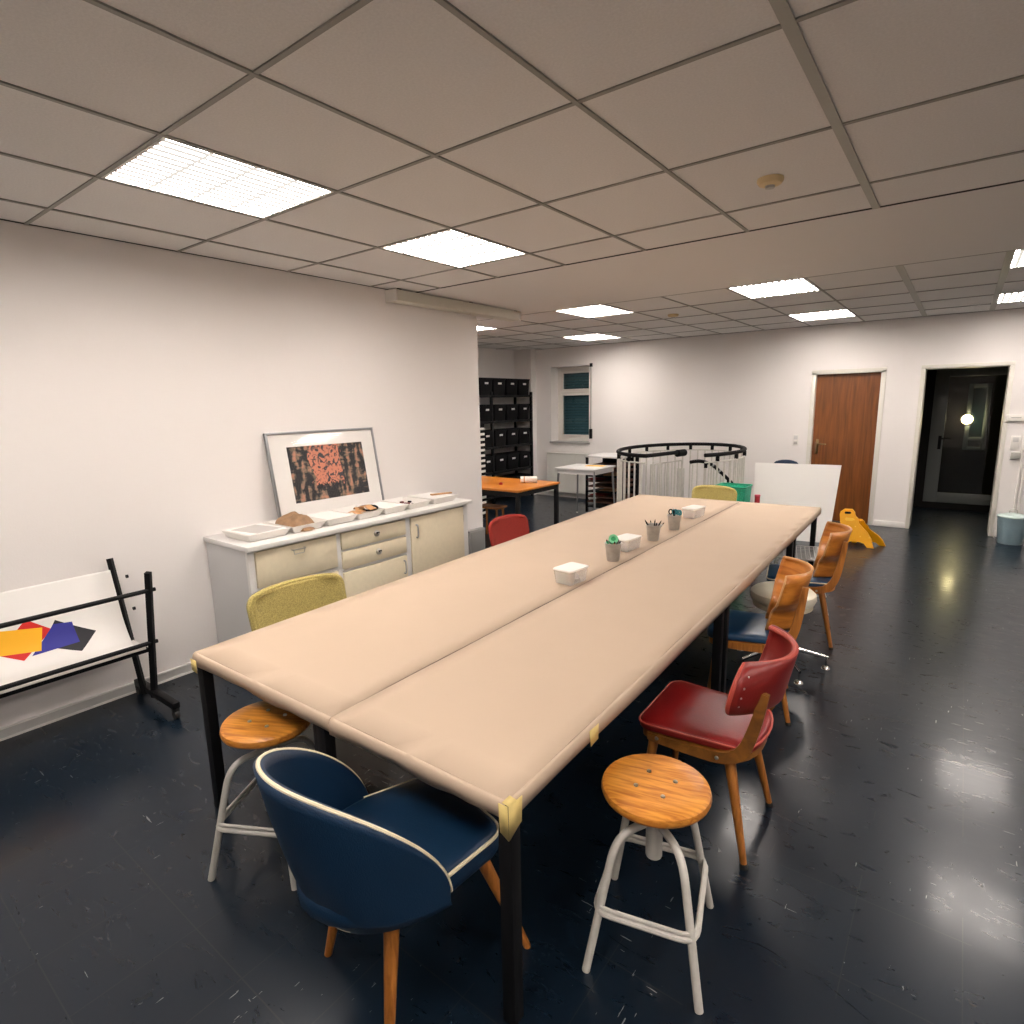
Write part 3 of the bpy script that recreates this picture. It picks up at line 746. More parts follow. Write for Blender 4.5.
def wood_chair(name, label, seatmat, backmat, style, loc, rz, piping, apron=True, group='wooden chairs round the table'):
    t = thing(name, label, 'chair', loc, rz, group)
    so = seat_outline(.215, .185, .215, -.165, .06, .07)
    s = obj('seat', MB().cushion(so, .425, .465, .010, .012), M[seatmat], t)
    if piping: obj('piping', MB().tube([(x*1.005, y*1.005, .456) for x, y in so], .0045, 6, True), M[piping], s)
    obj('apron', MB().prism([(x*.95, y*.95) for x, y in so], .392, .426, None, .003), M['darkbeech' if style == 'studs' else 'ply'], t)
    wl = M['oak']
    for q in (-1, 1):
        obj('leg', MB().tube([(q*.16, .155, .395), (q*.195, .20, .012)], [.020, .012], 10), wl, t)
        lg = obj('leg', MB().tube([(q*.15, -.13, .395), (q*.205, -.215, .012)], [.021, .012], 10), wl, t)
        obj('foot_cap', MB().tube([(q*.204, -.214, .018), (q*.2065, -.2165, 0)], [.0145, .0145], 10), M['rubber'], lg)
    top = .70 if style == 'studs' else .76
    for q in (-1, 1):
        path = spline([(.17, .405), (.02, .402), (-.12, .412), (-.185, .455), (-.222, .56), (-.250, top)], 5)
        ws = [.030+.016*math.sin(PI*i/(len(path)-1)) for i in range(len(path))]
        rl = obj('back_rail', MB().prism(strip([p.to_2d() for p in path], ws), q*.196-.011, q*.196+.011, lambda a, b, c: (c, a, b), .003), M['darkbeech' if style == 'studs' else 'oak'], t)
        bm_ = MB()
        for yy in (.13, -.10): bm_.lathe([(0, 0), (.008, 0), (.006, .005), (0, .006)], (0, 0, 0), 10, Matrix.Translation((q*.207, yy, .407)) @ Matrix.Rotation(q*PI/2, 4, 'Y'))
        obj('bolt', bm_, M['steel'], rl)
    if style == 'studs':
        f, nu, nv = backpanel(.285, .28, .605, .790, -.262, .04, .225, .0, corner=.085)
        b = obj('backrest', MB().surf(f, nu, nv), M[backmat], t, 60, solid=.024, off=0)
        obj('piping', MB().tube(border(f), .0105, 8, True), M['redpipe'], b)
        st = MB()
        for q in (0.035, .965):
            for k in range(5):
                p = f(q, .12+.19*k)
                st.lathe([(0, 0), (.006, 0), (.004, .004), (0, .005)], p+V((0, -.013, 0)), 8, Matrix.Rotation(PI/2, 4, 'X'))
        obj('stud', st, M['steel'], b)
    else:
        f, nu, nv = backpanel(.242, .242, .47, .81, -.21, .08, .24, .0, corner=.035, wprof=lambda b: .44+.56*(lambda q: q*q*(3-2*q))(min(1, max(0, (b-.30)/.30))))
        b = obj('backrest', MB().surf(f, nu, nv), M[backmat], t, 60, solid=.012, off=0)
        obj('edge_band', MB().tube(border(f), .0066, 6, True), M['plyedge'], b)
    return t
wood_chair('wooden_chair', 'red vinyl chair with studded backrest and wooden side rails', 'redvinyl', 'redback', 'studs', (-.705, 2.195, 0), PI/2+.03, 'redpipe')
e = wood_chair('wooden_chair', 'plywood-backed blue-seat chair directly behind the red studded chair', 'blueseat', 'ply', 'ply', (-.835, 3.27, 0), PI/2+.24, None)
g_ = wood_chair('wooden_chair', 'plywood-backed blue-seat chair nearest the yellow floor sign', 'blueseat', 'ply', 'ply', (-.815, 4.46, 0), PI/2+.20, 'pipe')

def pad_chair(label, fabric, loc, rz, height, w, group):
    t = thing('upholstered_chair', label, 'chair', loc, rz, group)
    so = seat_outline(.22, .20, .21, -.18, .05, .04)
    obj('seat', MB().cushion(so, .42, .475, .014, .02), M[fabric], t)
    obj('apron', MB().prism([(x*.92, y*.92) for x, y in so], .385, .422, None, .003), M['oak'], t)
    for q in (-1, 1):
        obj('leg', MB().tube([(q*.17, .16, .39), (q*.20, .205, 0)], [.019, .012], 10), M['oak'], t)
        obj('leg', MB().tube([(q*.165, -.15, .39), (q*.205, -.235, 0)], [.019, .012], 10), M['oak'], t)
        obj('back_post', MB().tube(spline([(q*.17, -.15, .39), (q*.175, -.185, .50), (q*.18, -.225, .64), (q*.18, -.25, height-.06)], 4), .013, 8, sx=.8), M['oak'], t)
    f, nu, nv = backpanel(w, w*.97, height-.24, height-.022, -.215, .045, .05, .010, corner=.06)
    b = obj('backrest', MB().surf(f, nu, nv), M[fabric], t, 60, solid=.036, off=0)
    obj('piping', MB().tube(border(f), .0185, 8, True), M[fabric], b)
    return t
pad_chair('yellow-green fabric chair with its back to the sideboard', 'olive', (-2.49, 1.66, 0), -PI/2-.06, .80, .262, 'upholstered chairs tucked under the table')
pad_chair('red fabric chair beside the end of the left wall', 'redfabric', (-2.62, 3.64, 0), -PI/2-.14, .805, .205, 'upholstered chairs tucked under the table')
pad_chair('yellow-green fabric chair at the far short end of the table', 'olive', (-2.04, 6.03, 0), PI, .788, .225, 'upholstered chairs tucked under the table')

# blue tub chair
t = thing('tub_chair', 'blue vinyl tub chair with cream piping at the near table end', 'chair', (-1.199, 1.012, 0), -.229)
TA = PI/2
def rimz(th): return .428+.397*max(0, math.cos(th))**.55
def shell(a, b):
    th = math.sin((a-.5)*PI)*TA*.999
    zt = rimz(th); zb = .355+.045*abs(math.sin(th))**2
    z = zb+(zt-zb)*b
    q = (z-.355)/.465
    s = .66+.34*min(1, max(0, q))**.62
    e = abs(math.sin(th))**3
    s = s*(1-e)+e*(.97+.03*b)
    return V((.249*math.sin(th)*s, -.374*math.cos(th)*s, z))
sh_ = obj('shell', MB().surf(shell, 60, 12), M['bluevinyl'], t, 60, solid=.024, off=0)
rim = [shell(i/80, 1) for i in range(81)]; low = [shell(i/60, 0) for i in range(61)]
obj('piping', MB().tube(rim, .0058, 8), M['pipe'], sh_)
obj('piping', MB().tube([V((p.x, p.y-.008, p.z)) for p in low[14:40]], .006, 8), M['pipe'], sh_)
so = [p for p in rpoly([(-.225, -.02), (-.185, .235), (.185, .235), (.225, -.02)], [0, .06, .06, 0], 6)]
for k in range(1, 14):
    a = PI*k/14
    so.append((.225*math.cos(a), -.02-.29*math.sin(a)))
st_ = obj('seat', MB().cushion(so, .385, .468, .014, .018), M['bluevinyl'], t)
obj('piping', MB().tube([(x*1.0, y*1.0, .456) for x, y in so[:16]], .0055, 8), M['pipe'], st_)
for q in (-1, 1):
    obj('leg', MB().tube([(q*.13, .17, .39), (q*.19, .31, 0)], [.022, .012], 12), M['oak'], t)
    obj('leg', MB().tube([(q*.14, -.12, .375), (q*.20, -.185, 0)], [.023, .012], 12), M['oak'], t)

# workshop stools
def stool(label, loc, rz, sz, metal, lean=0.0):
    t = thing('workshop_stool', label, 'stool', loc, rz, 'round wooden workshop stools')
    R = .165
    n = 36
    seat = obj('seat', MB().lathe([(0, sz-.034), (R-.012, sz-.034), (R-.003, sz-.028), (R, sz-.018), (R-.004, sz-.005), (R-.014, sz), (R*.6, sz-.001), (0, sz-.003)], seg=40), M['beech'], t)
    sc_ = MB()
    for k in range(4):
        a = k*PI/2+.5
        sc_.lathe([(0, sz-.003), (.008, sz-.003), (.0065, sz+.002), (0, sz+.0025)], (.062*math.cos(a), .062*math.sin(a), 0), 10)
    obj('screw', sc_, M['steel'], seat)
    obj('post', MB().lathe([(0, sz-.25), (.024, sz-.25), (.026, sz-.245), (.026, sz-.115), (.019, sz-.11), (.019, sz-.05), (.07, sz-.05), (.07, sz-.034), (0, sz-.034)], seg=20), M[metal], t)
    lx, ly = .165, .19
    zt = sz-.125
    for sx, sy in ((-1, -1), (1, -1), (1, 1), (-1, 1)):
        ax, ay = sx*lx, sy*ly
        pts = spline([(ax, ay, 0), (ax*.86, ay*.86, .14), (ax*.70, ay*.70, .30), (ax*.60, ay*.60, zt-.045), (ax*.45, ay*.45, zt-.008), (ax*.2, ay*.2, zt), (0, 0, zt-.002)], 5)
        lg = obj('leg', MB().tube(pts, .0125, 10), M[metal], t)
    k = .80
    rp = rpoly([(-lx*k-.016, -ly*k-.016), (lx*k+.016, -ly*k-.016), (lx*k+.016, ly*k+.016), (-lx*k-.016, ly*k+.016)], .05, 5)
    rg = MB().tube([(x, y, .195) for x, y in rp], .0095, 8, True)
    obj('foot_ring', rg, M[metal], t)
    obj('foot_ring', MB().tube([(x*.985, y*.985, .212) for x, y in rp], .006, 8, True), M[metal], t)
    return t
stool('white-legged stool with round orange wooden seat, beside the red chair', (-.64, 1.535, 0), .25, .55, 'whitemetal')
stool('grey-legged stool with round wooden seat half under the near table edge', (-1.985, 1.05, 0), .50, .55, 'greymetal')

# cream swivel stool with star base
t = thing('swivel_stool', 'cream round-seated swivel stool with chrome star foot', 'stool', (-.80, 3.87, 0), .25)
obj('seat', MB().lathe([(0, .425), (.165, .425), (.185, .435), (.195, .46), (.19, .49), (.17, .507), (.12, .513), (0, .511)], seg=36), M['cream'], t)
obj('fringe', MB().lathe([(.168, .43), (.178, .43), (.176, .40), (.166, .40), (.168, .43)], seg=36), M['pipe'], t)
obj('column', MB().lathe([(0, .10), (.03, .10), (.032, .2), (.022, .205), (.022, .40), (.10, .405), (.10, .425), (0, .425)], seg=18), M['chrome'], t)
for k in range(5):
    a = 2*PI*k/5+.08
    ca, sa = math.cos(a), math.sin(a)
    ar = obj('foot_arm', MB().tube([(.02*ca, .02*sa, .125), (.12*ca, .12*sa, .112), (.285*ca, .285*sa, .078)], [.019, .016, .011], 10, sx=.6), M['chrome'], t)
    obj('glide', MB().tube([(.275*ca, .275*sa, .08), (.275*ca, .275*sa, .02)], .006, 8).lathe([(0, 0), (.028, 0), (.028, .008), (.018, .02), (0, .024)], (.275*ca, .275*sa, 0), 16), M['chrome'], ar)

# wire chair
t = thing('wire_chair', 'white wire mesh chair under the far end of the table', 'chair', (-.95, 5.14, 0), PI/2+.25)
def wsurf(a, b):
    u = 2*a-1
    if b < .55:
        q = b/.55
        return V(((.22+.02*q)*u, .22-.40*q, .43-.03*math.sin(PI*q)*(1-u*u)+.02*u*u))
    q = (b-.55)/.45
    return V(((.24-.07*q*q)*u, -.18-.09*q, .43+.045*q+.02*u*u))
wm = MB()
for i in range(21): wm.tube([wsurf(i/20, j/16) for j in range(17)], .0034, 5)
for j in range(23): wm.tube([wsurf(i/12, j/22) for i in range(13)], .0034, 5)
wm.tube([wsurf(i/12, 0) for i in range(13)]+[wsurf(1, j/12) for j in range(1, 13)]+[wsurf(1-i/12, 1) for i in range(1, 13)]+[wsurf(0, 1-j/12) for j in range(1, 12)], .005, 6, True)
obj('wire_shell', wm, M['wire'], t)
for q in (-1, 1):
    obj('leg', MB().tube([(q*.15, .17, .415), (q*.21, .21, .006)], .006, 8), M['wire'], t)
    obj('leg', MB().tube([(q*.15, -.12, .415), (q*.21, -.21, .006)], .006, 8), M['wire'], t)
obj('brace', MB().tube([(-.19, .19, .15), (.19, .19, .15), (.19, -.19, .15), (-.19, -.19, .15)], .005, 6, True).tube([(-.15, .17, .412), (.15, .17, .412)], .006, 6).tube([(-.15, -.12, .412), (.15, -.12, .412)], .006, 6), M['wire'], t)

# ------------------------------------------------------------------ sideboard with trays and framed print
t = thing('sideboard', 'white sideboard with cream doors and drawers against the left wall', 'sideboard', (0, 0, 0))
XB, XF, CY0, CY1 = -3.885, -3.375, 1.765, 3.80
cb = MB().bb(XB, XF, CY0, CY0+.022, .06, .845).bb(XB, XF, CY1-.06, CY1-.035, .06, .845).bb(XB, XB+.012, CY0+.022, CY1-.06, .06, .845)
obj('side_panel', cb, M['cabside'], t)
fr = MB().bb(XF-.02, XF+.004, CY0-.002, CY0+.04, .058, .845).bb(XF-.02, XF, 2.405, 2.44, .06, .845).bb(XF-.02, XF, 3.045, 3.095, .06, .845).bb(XF-.02, XF+.004, CY1-.085, CY1-.03, .058, .845)
fr.bb(XF-.02, XF, CY0+.04, CY1-.085, .835, .845).bb(XF-.02, XF, CY0+.04, CY1-.085, .06, .09).bb(XB, XF-.02, CY0+.022, CY1-.06, .06, .075)
fr.bb(XF-.02, XF, CY0+.04, 2.405, .575, .6).bb(XF-.02, XF, 2.44, 3.045, .55, .568).bb(XF-.02, XF, 2.44, 3.045, .698, .712)
obj('body_frame', fr, M['cabwhite'], t, flat=True)
obj('plinth', MB().bb(XB, XF-.04, CY0+.02, CY1-.06, 0, .06), M['black'], t, flat=True)
obj('worktop', MB().bb(-3.895, XF+.035, CY0-.012, CY1+.012, .848, .88, .004), M['cabwhite'], t)
obj('shadow_rail', MB().bb(XF-.03, XF-.004, CY0+.03, CY1-.04, .836, .849), M['cabside'], t, flat=True)
def front(kind, y0, y1, z0, z1):
    return obj(kind, MB().bb(XF-.012, XF+.012, y0, y1, z0, z1, .003), M['cabcream'], t)
def barpull(par, y, z):
    obj('handle', MB().tube([(XF+.012, y-.045, z), (XF+.034, y-.045, z), (XF+.034, y+.045, z), (XF+.012, y+.045, z)], .004, 8).tube([(XF+.03, y-.04, z-.005), (XF+.026, y-.035, z-.03), (XF+.026, y+.035, z-.03), (XF+.03, y+.04, z-.005)], .003, 6), M['steel'], par)
def cuppull(par, y, z):
    obj('handle', MB().lathe([(0, 0), (.024, 0), (.022, .012), (.012, .022), (0, .024)], (0, 0, 0), 16, Matrix.Translation((XF+.012, y, z)) @ Matrix.Rotation(PI/2, 4, 'Y')), M['steel'], par)
    obj('pull_recess', MB().box((XF+.027, y, z+.006), (.016, .028, .014), None, .003), M['blackplastic'], par)
def vpull(par, y, z):
    obj('handle', MB().tube(spline([(XF+.010, y, z+.05), (XF+.03, y, z+.045), (XF+.034, y, z), (XF+.03, y, z-.045), (XF+.010, y, z-.05)], 4), .0065, 8), M['greymetal'], par)
f1 = front('drawer', CY0+.045, 2.40, .605, .832); barpull(f1, 2.10, .80)
f1 = front('door', CY0+.045, 2.40, .095, .572); vpull(f1, 2.34, .46)
f1 = front('drawer', 2.445, 3.04, .715, .832); cuppull(f1, 2.75, .778)
f1 = front('drawer', 2.445, 3.04, .572, .695); cuppull(f1, 2.76, .638)
f1 = front('door', 2.445, 3.04, .095, .545); vpull(f1, 3.005, .46)
f1 = front('door', 3.10, CY1-.09, .095, .832); vpull(f1, 3.15, .72)
obj('hinge', MB().tube([(XF+.006, CY1-.085, .7), (XF+.006, CY1-.085, .76)], .006, 8).tube([(XF+.006, CY1-.085, .16), (XF+.006, CY1-.085, .22)], .006, 8), M['steel'], f1)

ty = [1.80, 2.115, 2.385, 2.65, 2.895, 3.15, 3.40, 3.76]
tlab = ['white tray of papers at the near end of the sideboard', 'white tray holding a crumpled brown leather piece', 'white tray of papers in front of the framed print',
        'white tray with tan cards and a dark loop', 'white tray of blank sheets fourth from the far end of the sideboard', 'white tray with small dark red pieces', 'white tray with a tan strip at the far end of the sideboard']
tlab[4] = 'white tray of blank sheets between the tan cards and the dark red pieces'
trays = []
for k in range(7):
    y0, y1 = ty[k], ty[k+1]
    cy = (y0+y1)/2; w_ = min(.30, (y1-y0)-.006); ln = .34
    if k == 6: w_ = .30
    t = thing('paper_tray', tlab[k], 'tray', (-3.60, cy, .88), 0, 'white trays on the sideboard')
    m_ = MB(); h = .05
    def ring(s, z): return [V((a*ln/2*s if False else a*(ln/2-(1-s)*.15), b*(w_/2-(1-s)*.15), z)) for a, b in rpoly([(-1, -1), (1, -1), (1, 1), (-1, 1)], .06, 3)]
    m_.rings([ring(.80, 0), ring(1, h), ring(.985, h), ring(.80, .006)])
    obj('tray_shell', m_, M['whiteplastic'], t)
    if k in (0, 2, 4, 6):
        tag(obj('paper_stack', MB().box((-3.60, cy, .88+.029), (ln-.045, w_-.045, .04), (0, 0, (.02, -.03, .02, -.02)[k//2]), .002), M['whitepaper']),
            ('stack of white sheets in the nearest tray', '', 'stack of white sheets in the tray before the framed print', '', 'stack of blank white sheets in the tray left of the dark red pieces', '', 'white sheets in the tray at the far end of the sideboard')[k], 'paper', 'paper stacks in the trays')
    trays.append((cy, w_))
def blob(name, c, s, m, label, cat, seed, amp=.35, n=18):
    rnd = random.Random(seed)
    ph = [rnd.uniform(0, 6.28) for _ in range(8)]
    def f(a, b):
        th = a*2*PI; ph_ = b*PI*.5
        r = math.cos(ph_); w = 1+amp*(math.sin(3*th+ph[0])*.4+math.sin(5*th+ph[1]+b*4)*.3+math.sin(7*b+ph[2])*.2)
        return V((s[0]*r*w*math.cos(th), s[1]*r*w*math.sin(th), s[2]*math.sin(ph_)*(1+amp*.5*math.sin(2*th+ph[3]+6*b))))
    mm = MB(); g0 = [[f(i/n, j/8) for i in range(n)] for j in range(8)]
    mm.rings(g0); o = obj(name, mm, M[m], None, 25); o.location = c
    return tag(o, label, cat)
blob('leather_piece', (-3.60, trays[1][0], .886), (.155, .12, .095), 'brown', 'crumpled brown leather piece heaped in the second tray', 'leather', 3)
tag(obj('paper_sheet', MB().box((-3.59, trays[0][0]+.0, .9305), (.25, .19, .002), (0, 0, .18)), mat('grey_sheet', (.5, .48, .46), .8)), 'loose greyish sheet on top of the nearest paper stack', 'paper')
for k, (dx, dy, rz) in enumerate(((.02, -.05, .4), (-.01, .03, -.5), (.05, .05, .1))):
    m_ = MB().prism(strip([(-.07, 0), (-.03, .018), (.01, .022), (.05, .006), (.075, -.0)], .004), -.035, .035, lambda a, b, c: (a, c, b+.004))
    o = obj('tan_card', m_, M['tan']); o.location = (-3.60+dx, trays[3][0]+dy, .90+.016*k); o.rotation_euler = (0, 0, rz)
    tag(o, 'curled tan card in the tray with the dark loop', 'card', 'tan cards in the tray')
m_ = MB().tube([(.075*math.cos(a), .045*math.sin(a), 0) for a in [2*PI*i/24 for i in range(24)]], .008, 8, True)
o = obj('dark_loop', m_, M['blackplastic']); o.location = (-3.56, trays[3][0]+.075, .935); o.rotation_euler = (.25, 0, .4)
tag(o, 'dark oval loop in the tray of tan cards', 'loop')
for k in range(7):
    a = k*2.4
    m_ = MB().box((0, 0, .008), (.022+.004*(k % 3), .03, .016), (0, 0, a), .004)
    o = obj('maroon_piece', m_, M['maroon' if k % 3 else 'blackplastic']); o.location = (-3.60+.045*math.cos(a)*(1+.3*(k % 2)), trays[5][0]+.05*math.sin(a), .886+(.016 if k > 3 else 0))
    tag(o, 'small dark piece in the tray of dark red pieces', 'piece', 'dark red pieces in the tray')
tag(obj('tan_strip', MB().box((-3.57, trays[6][0]+.08, .936), (.035, .20, .012), (0, 0, -.35), .004), M['tan']), 'tan strip lying in the farthest tray on the sideboard', 'strip')

# framed print, leaning on the wall (own space: y across, z up)
FWD, FHT = .955, .655
t = thing('framed_print', 'framed woodland print leaning on the wall above the sideboard', 'picture', (-3.777, 2.715, .8815))
t.rotation_euler = (0, math.radians(-9.3), 0)
fm = MB(); bw_ = .016
for y0, y1, z0, z1 in ((-FWD/2, FWD/2, 0, bw_), (-FWD/2, FWD/2, FHT-bw_, FHT), (-FWD/2, -FWD/2+bw_, bw_, FHT-bw_), (FWD/2-bw_, FWD/2, bw_, FHT-bw_)): fm.bb(-.012, .014, y0, y1, z0, z1, .002)
obj('frame', fm, M['framealu'], t)
obj('mount', MB().bb(-.008, .004, -FWD/2+bw_, FWD/2-bw_, bw_, FHT-bw_), M['whitepaper'], t, flat=True)
obj('print', MB().bb(.004, .0055, -.325, .345, .135, .545), M['print'], t, flat=True)
obj('glazing', MB().bb(.0085, .0105, -FWD/2+bw_, FWD/2-bw_, bw_, FHT-bw_), M['pictureglass'], t, flat=True)

# ------------------------------------------------------------------ print trolley by the left wall
t = thing('print_trolley', 'black V-shaped print trolley on castors against the left wall', 'trolley', (0, 0, 0))
FA, FB = V((-3.62, .05)), V((-3.47, .80))      # front post x at z
BA, BT = V((-3.70, .05)), V((-3.87, .86))      # rear post
YE = (1.25, -.05)
for ye in YE:
    obj('front_post', MB().tube([(FA.x, ye, FA.y), (FB.x, ye, FB.y+.03)], .020, 4), M['black'], t, 20)
    obj('rear_post', MB().tube([(BA.x, ye-.02, BA.y), (BT.x, ye-.045, BT.y)], .018, 4), M['black'], t, 20)
    obj('foot_bar', MB().bb(-3.85, -3.33, ye-.02, ye+.02, .065, .10, .003), M['black'], t)
    for x in (-3.84, -3.35):
        w_ = obj('castor', MB().tube([(x, ye-.012, .026), (x, ye+.012, .026)], .026, 16).box((x, ye, .055), (.03, .035, .03), None, .004), M['rubber'], t)
rails = MB()
def px(z): return FA.x+(FB.x-FA.x)*(z-FA.y)/(FB.y-FA.y)
for z in (.725, .405): obj('rail', MB().tube([(px(z), YE[0], z), (px(z), YE[1], z)], .0125, 10), M['black'], t)
obj('tray_rail', MB().bb(-3.66, -3.60, YE[1], YE[0], .335, .36, .003), M['black'], t)
obj('tray_board', MB().bb(-3.80, -3.585, YE[1]+.02, YE[0]-.02, .362, .378, .002).bb(-3.600, -3.588, YE[1]+.02, YE[0]-.02, .362, .392, .002), M['whiteplastic'], t)
kb = MB()
for z, x in ((.725, px(.725)), (.405, px(.405))):
    kb.lathe([(0, 0), (.011, 0), (.011, .012), (0, .014)], (0, 0, 0), 10, Matrix.Translation((x, YE[0]+.018, z)) @ Matrix.Rotation(-PI/2, 4, 'X'))
for z in (.74, .55):
    xx = BA.x+(BT.x-BA.x)*(z-BA.y)/(BT.y-BA.y)
    kb.lathe([(0, 0), (.010, 0), (.010, .012), (0, .014)], (0, 0, 0), 10, Matrix.Translation((xx, YE[0]+.016, z)) @ Matrix.Rotation(-PI/2, 4, 'X'))
obj('bolt', kb, M['black'], t)
prof = spline([V((-3.600, 0, .382)), V((-3.665, 0, .40)), V((-3.745, 0, .52)), V((-3.80, 0, .68)), V((-3.84, 0, .80))], 10)
def sheetp(s, y, off=0.0):
    q = s*(len(prof)-1); i = min(int(q), len(prof)-2); p = prof[i].lerp(prof[i+1], q-i)
    d = (prof[i+1]-prof[i]).normalized(); n = V((d.z, 0, -d.x))
    if n.x < 0: n = -n
    p = p+n*off
    return V((p.x, y, p.z))
ps = obj('poster', MB().surf(lambda a, b: sheetp(b, YE[1]+.03+(YE[0]-YE[1]-.09)*a), 6, 30), M['whitepaper'], None, 60, solid=.0012, off=0)
tag(ps, 'large white poster with overlapping coloured rectangles in the print trolley', 'poster')
def patch(q, m, off):
    def f(a, b):
        y = (q[0][0]*(1-a)+q[1][0]*a)*(1-b)+(q[3][0]*(1-a)+q[2][0]*a)*b
        s = (q[0][1]*(1-a)+q[1][1]*a)*(1-b)+(q[3][1]*(1-a)+q[2][1]*a)*b
        return sheetp(min(max(s, 0), 1), y, off)
    obj('colour_patch', MB().surf(f, 12, 12), m, ps, 60)
pm = lambda n, c: mat(n, lin(c), .6)
patch([(.764, .689), (.861, .574), (.716, .379), (.62, .48)], pm('print_red', (206, 22, 14)), .0016)
patch([(.884, .634), (1.048, .466), (.957, .319), (.80, .46)], pm('print_black', (26, 26, 34)), .0016)
patch([(.872, .606), (.954, .59), (.962, .41), (.751, .399)], pm('print_blue', (40, 42, 140)), .0022)
patch([(.46, .70), (.824, .602), (.794, .421), (.44, .52)], pm('print_yellow', (244, 178, 10)), .0028)

# ------------------------------------------------------------------ back of the room
def simple_table(name, label, x0, x1, y0, y1, z, topm, legm, taper=False, lt=.03, group=None, apron_m=None):
    t = thing(name, label, 'table', ((x0+x1)/2, (y0+y1)/2, 0), 0, group)
    w_, d_ = x1-x0, y1-y0
    obj('tabletop', MB().bb(-w_/2, w_/2, -d_/2, d_/2, z-.025, z, .003), topm, t)
    ap = MB()
    for q in (-1, 1):
        ap.bb(-w_/2+.04, w_/2-.04, q*(d_/2-.03)-.01, q*(d_/2-.03)+.01, z-.08, z-.025)
        ap.bb(q*(w_/2-.03)-.01, q*(w_/2-.03)+.01, -d_/2+.04, d_/2-.04, z-.08, z-.025)
    obj('apron', ap, apron_m or legm, t)
    for sx in (-1, 1):
        for sy in (-1, 1):
            x, y = sx*(w_/2-lt*.8), sy*(d_/2-lt*.8)
            if taper:
                lg = obj('leg', MB().tube([(x-sx*.02, y-sy*.02, z-.03), (x+sx*.02, y+sy*.02, .0)], [.017, .012], 10), legm, t)
                obj('foot_cap', MB().tube([(x+sx*.0205, y+sy*.0205, .02), (x+sx*.0215, y+sy*.0215, 0)], .015, 10), M['whiteplastic'], lg)
            else: obj('leg', MB().bb(x-lt/2, x+lt/2, y-lt/2, y+lt/2, 0, z-.026, .002), legm, t)
    return t
simple_table('side_table', 'orange-topped table with black steel frame before the black shelves', -5.19, -3.87, 5.19, 6.06, .74, M['orangetop'], M['black'], lt=.045)
t = thing('paper_roll', 'white paper roll on the corner of the orange table', 'paper', (-4.16, 5.80, .74), .55)
obj('sheet', MB().tube([(-.10, 0, .04), (.10, 0, .04)], .04, 18), M['whitepaper'], t)
obj('band', MB().tube([(-.06, 0, .04), (-.045, 0, .04)], .0408, 18), M['tan'], t)
tag(obj('small_red_cap', MB().lathe([(0, 0), (.022, 0), (.022, .02), (.012, .028), (0, .03)], (-4.36, 5.50, .74), 14), M['redplastic']), 'small red cap beside the paper roll on the orange table', 'beaker')  # a small red cap standing on the tabletop
t = thing('low_stool', 'low wooden stool on the floor under the orange table', 'stool', (-4.72, 5.75, 0), .1)
obj('seat', MB().box((0, 0, .40), (.34, .22, .025), None, .006), M['oak'], t)
for q in (-1, 1):
    for s in (-1, 1): obj('leg', MB().tube([(q*.12, s*.07, .39), (q*.15, s*.095, 0)], [.016, .012], 8), M['oak'], t)
simple_table('school_table', 'small grey-topped table with splayed steel legs before the radiator', -4.66, -3.99, 7.15, 7.78, .77, M['lightgrey'], M['greyleg'], True, apron_m=M['lightgrey'])
tag(obj('yellow_paper', MB().box((-4.25, 7.62, .7708), (.28, .16, .0015), (0, 0, .2)), M['yellowpaper']), 'yellow sheet on the small grey-topped table', 'paper')
# drying rack with boards
t = thing('drying_rack', 'black rack of stacked boards under a white top, behind the grey-topped table', 'rack', (-4.27, 8.2, 0))
for sx in (-1, 1):
    for sy in (-1, 1): obj('post', MB().bb(sx*.30-.016, sx*.30+.016, sy*.27-.016, sy*.27+.016, 0, .86, .002), M['black'], t)
obj('rack_top', MB().bb(-.33, .33, -.30, .30, .86, .885, .003), M['lightgrey'], t)
for k in range(9):
    z = .08+.08*k
    obj('shelf_board', MB().bb(-.284, .284, -.285, .285, z, z+.018, .002), M['rackbrown' if k % 3 else 'blackplastic'], t)
obj('back_panel', MB().bb(-.284, .284, .262, .275, .05, .86), M['blackplastic'], t)
for k, (x, z) in enumerate(((-.12, .26), (.05, .34), (-.18, .50), (.1, .58), (-.05, .66))):
    tag(obj('print_sheet', MB().box((-4.27+x, 8.08, z+.0185+(.0)), (.26, .34, .004), (0, 0, .05*k)), M['tan' if k % 2 else 'redfabric']), ('tan' if k % 2 else 'reddish')+' board lying on rack shelf number %s from the floor' % ('three', 'four', 'six', 'seven', 'eight')[k], 'board', 'boards in the black rack')
# radiator
t = thing('radiator', 'white panel radiator below the window', 'radiator', (-5.56, BW-.012, 0))
rp = MB()
n = 60
poly = []
for i in range(n+1):
    x = -.42+.84*i/n
    poly.append((x, -.10+(.012 if i % 2 else 0)))
poly += [(.42, -.035), (-.42, -.035)]
rp.prism(poly, .10, .79)
obj('panel', rp, M['radiator'], t, 20)
obj('top_grille', MB().bb(-.42, .42, -.105, -.03, .79, .81, .003), M['radiator'], t)
obj('valve', MB().tube([(.43, -.07, .14), (.47, -.07, .14)], .018, 10).tube([(.46, -.07, .14), (.46, -.07, .0)], .009, 8), M['whiteplastic'], t)
obj('bracket', MB().bb(-.3, -.26, -.04, 0, .2, .7).bb(.26, .3, -.04, 0, .2, .7), M['radiator'], t)

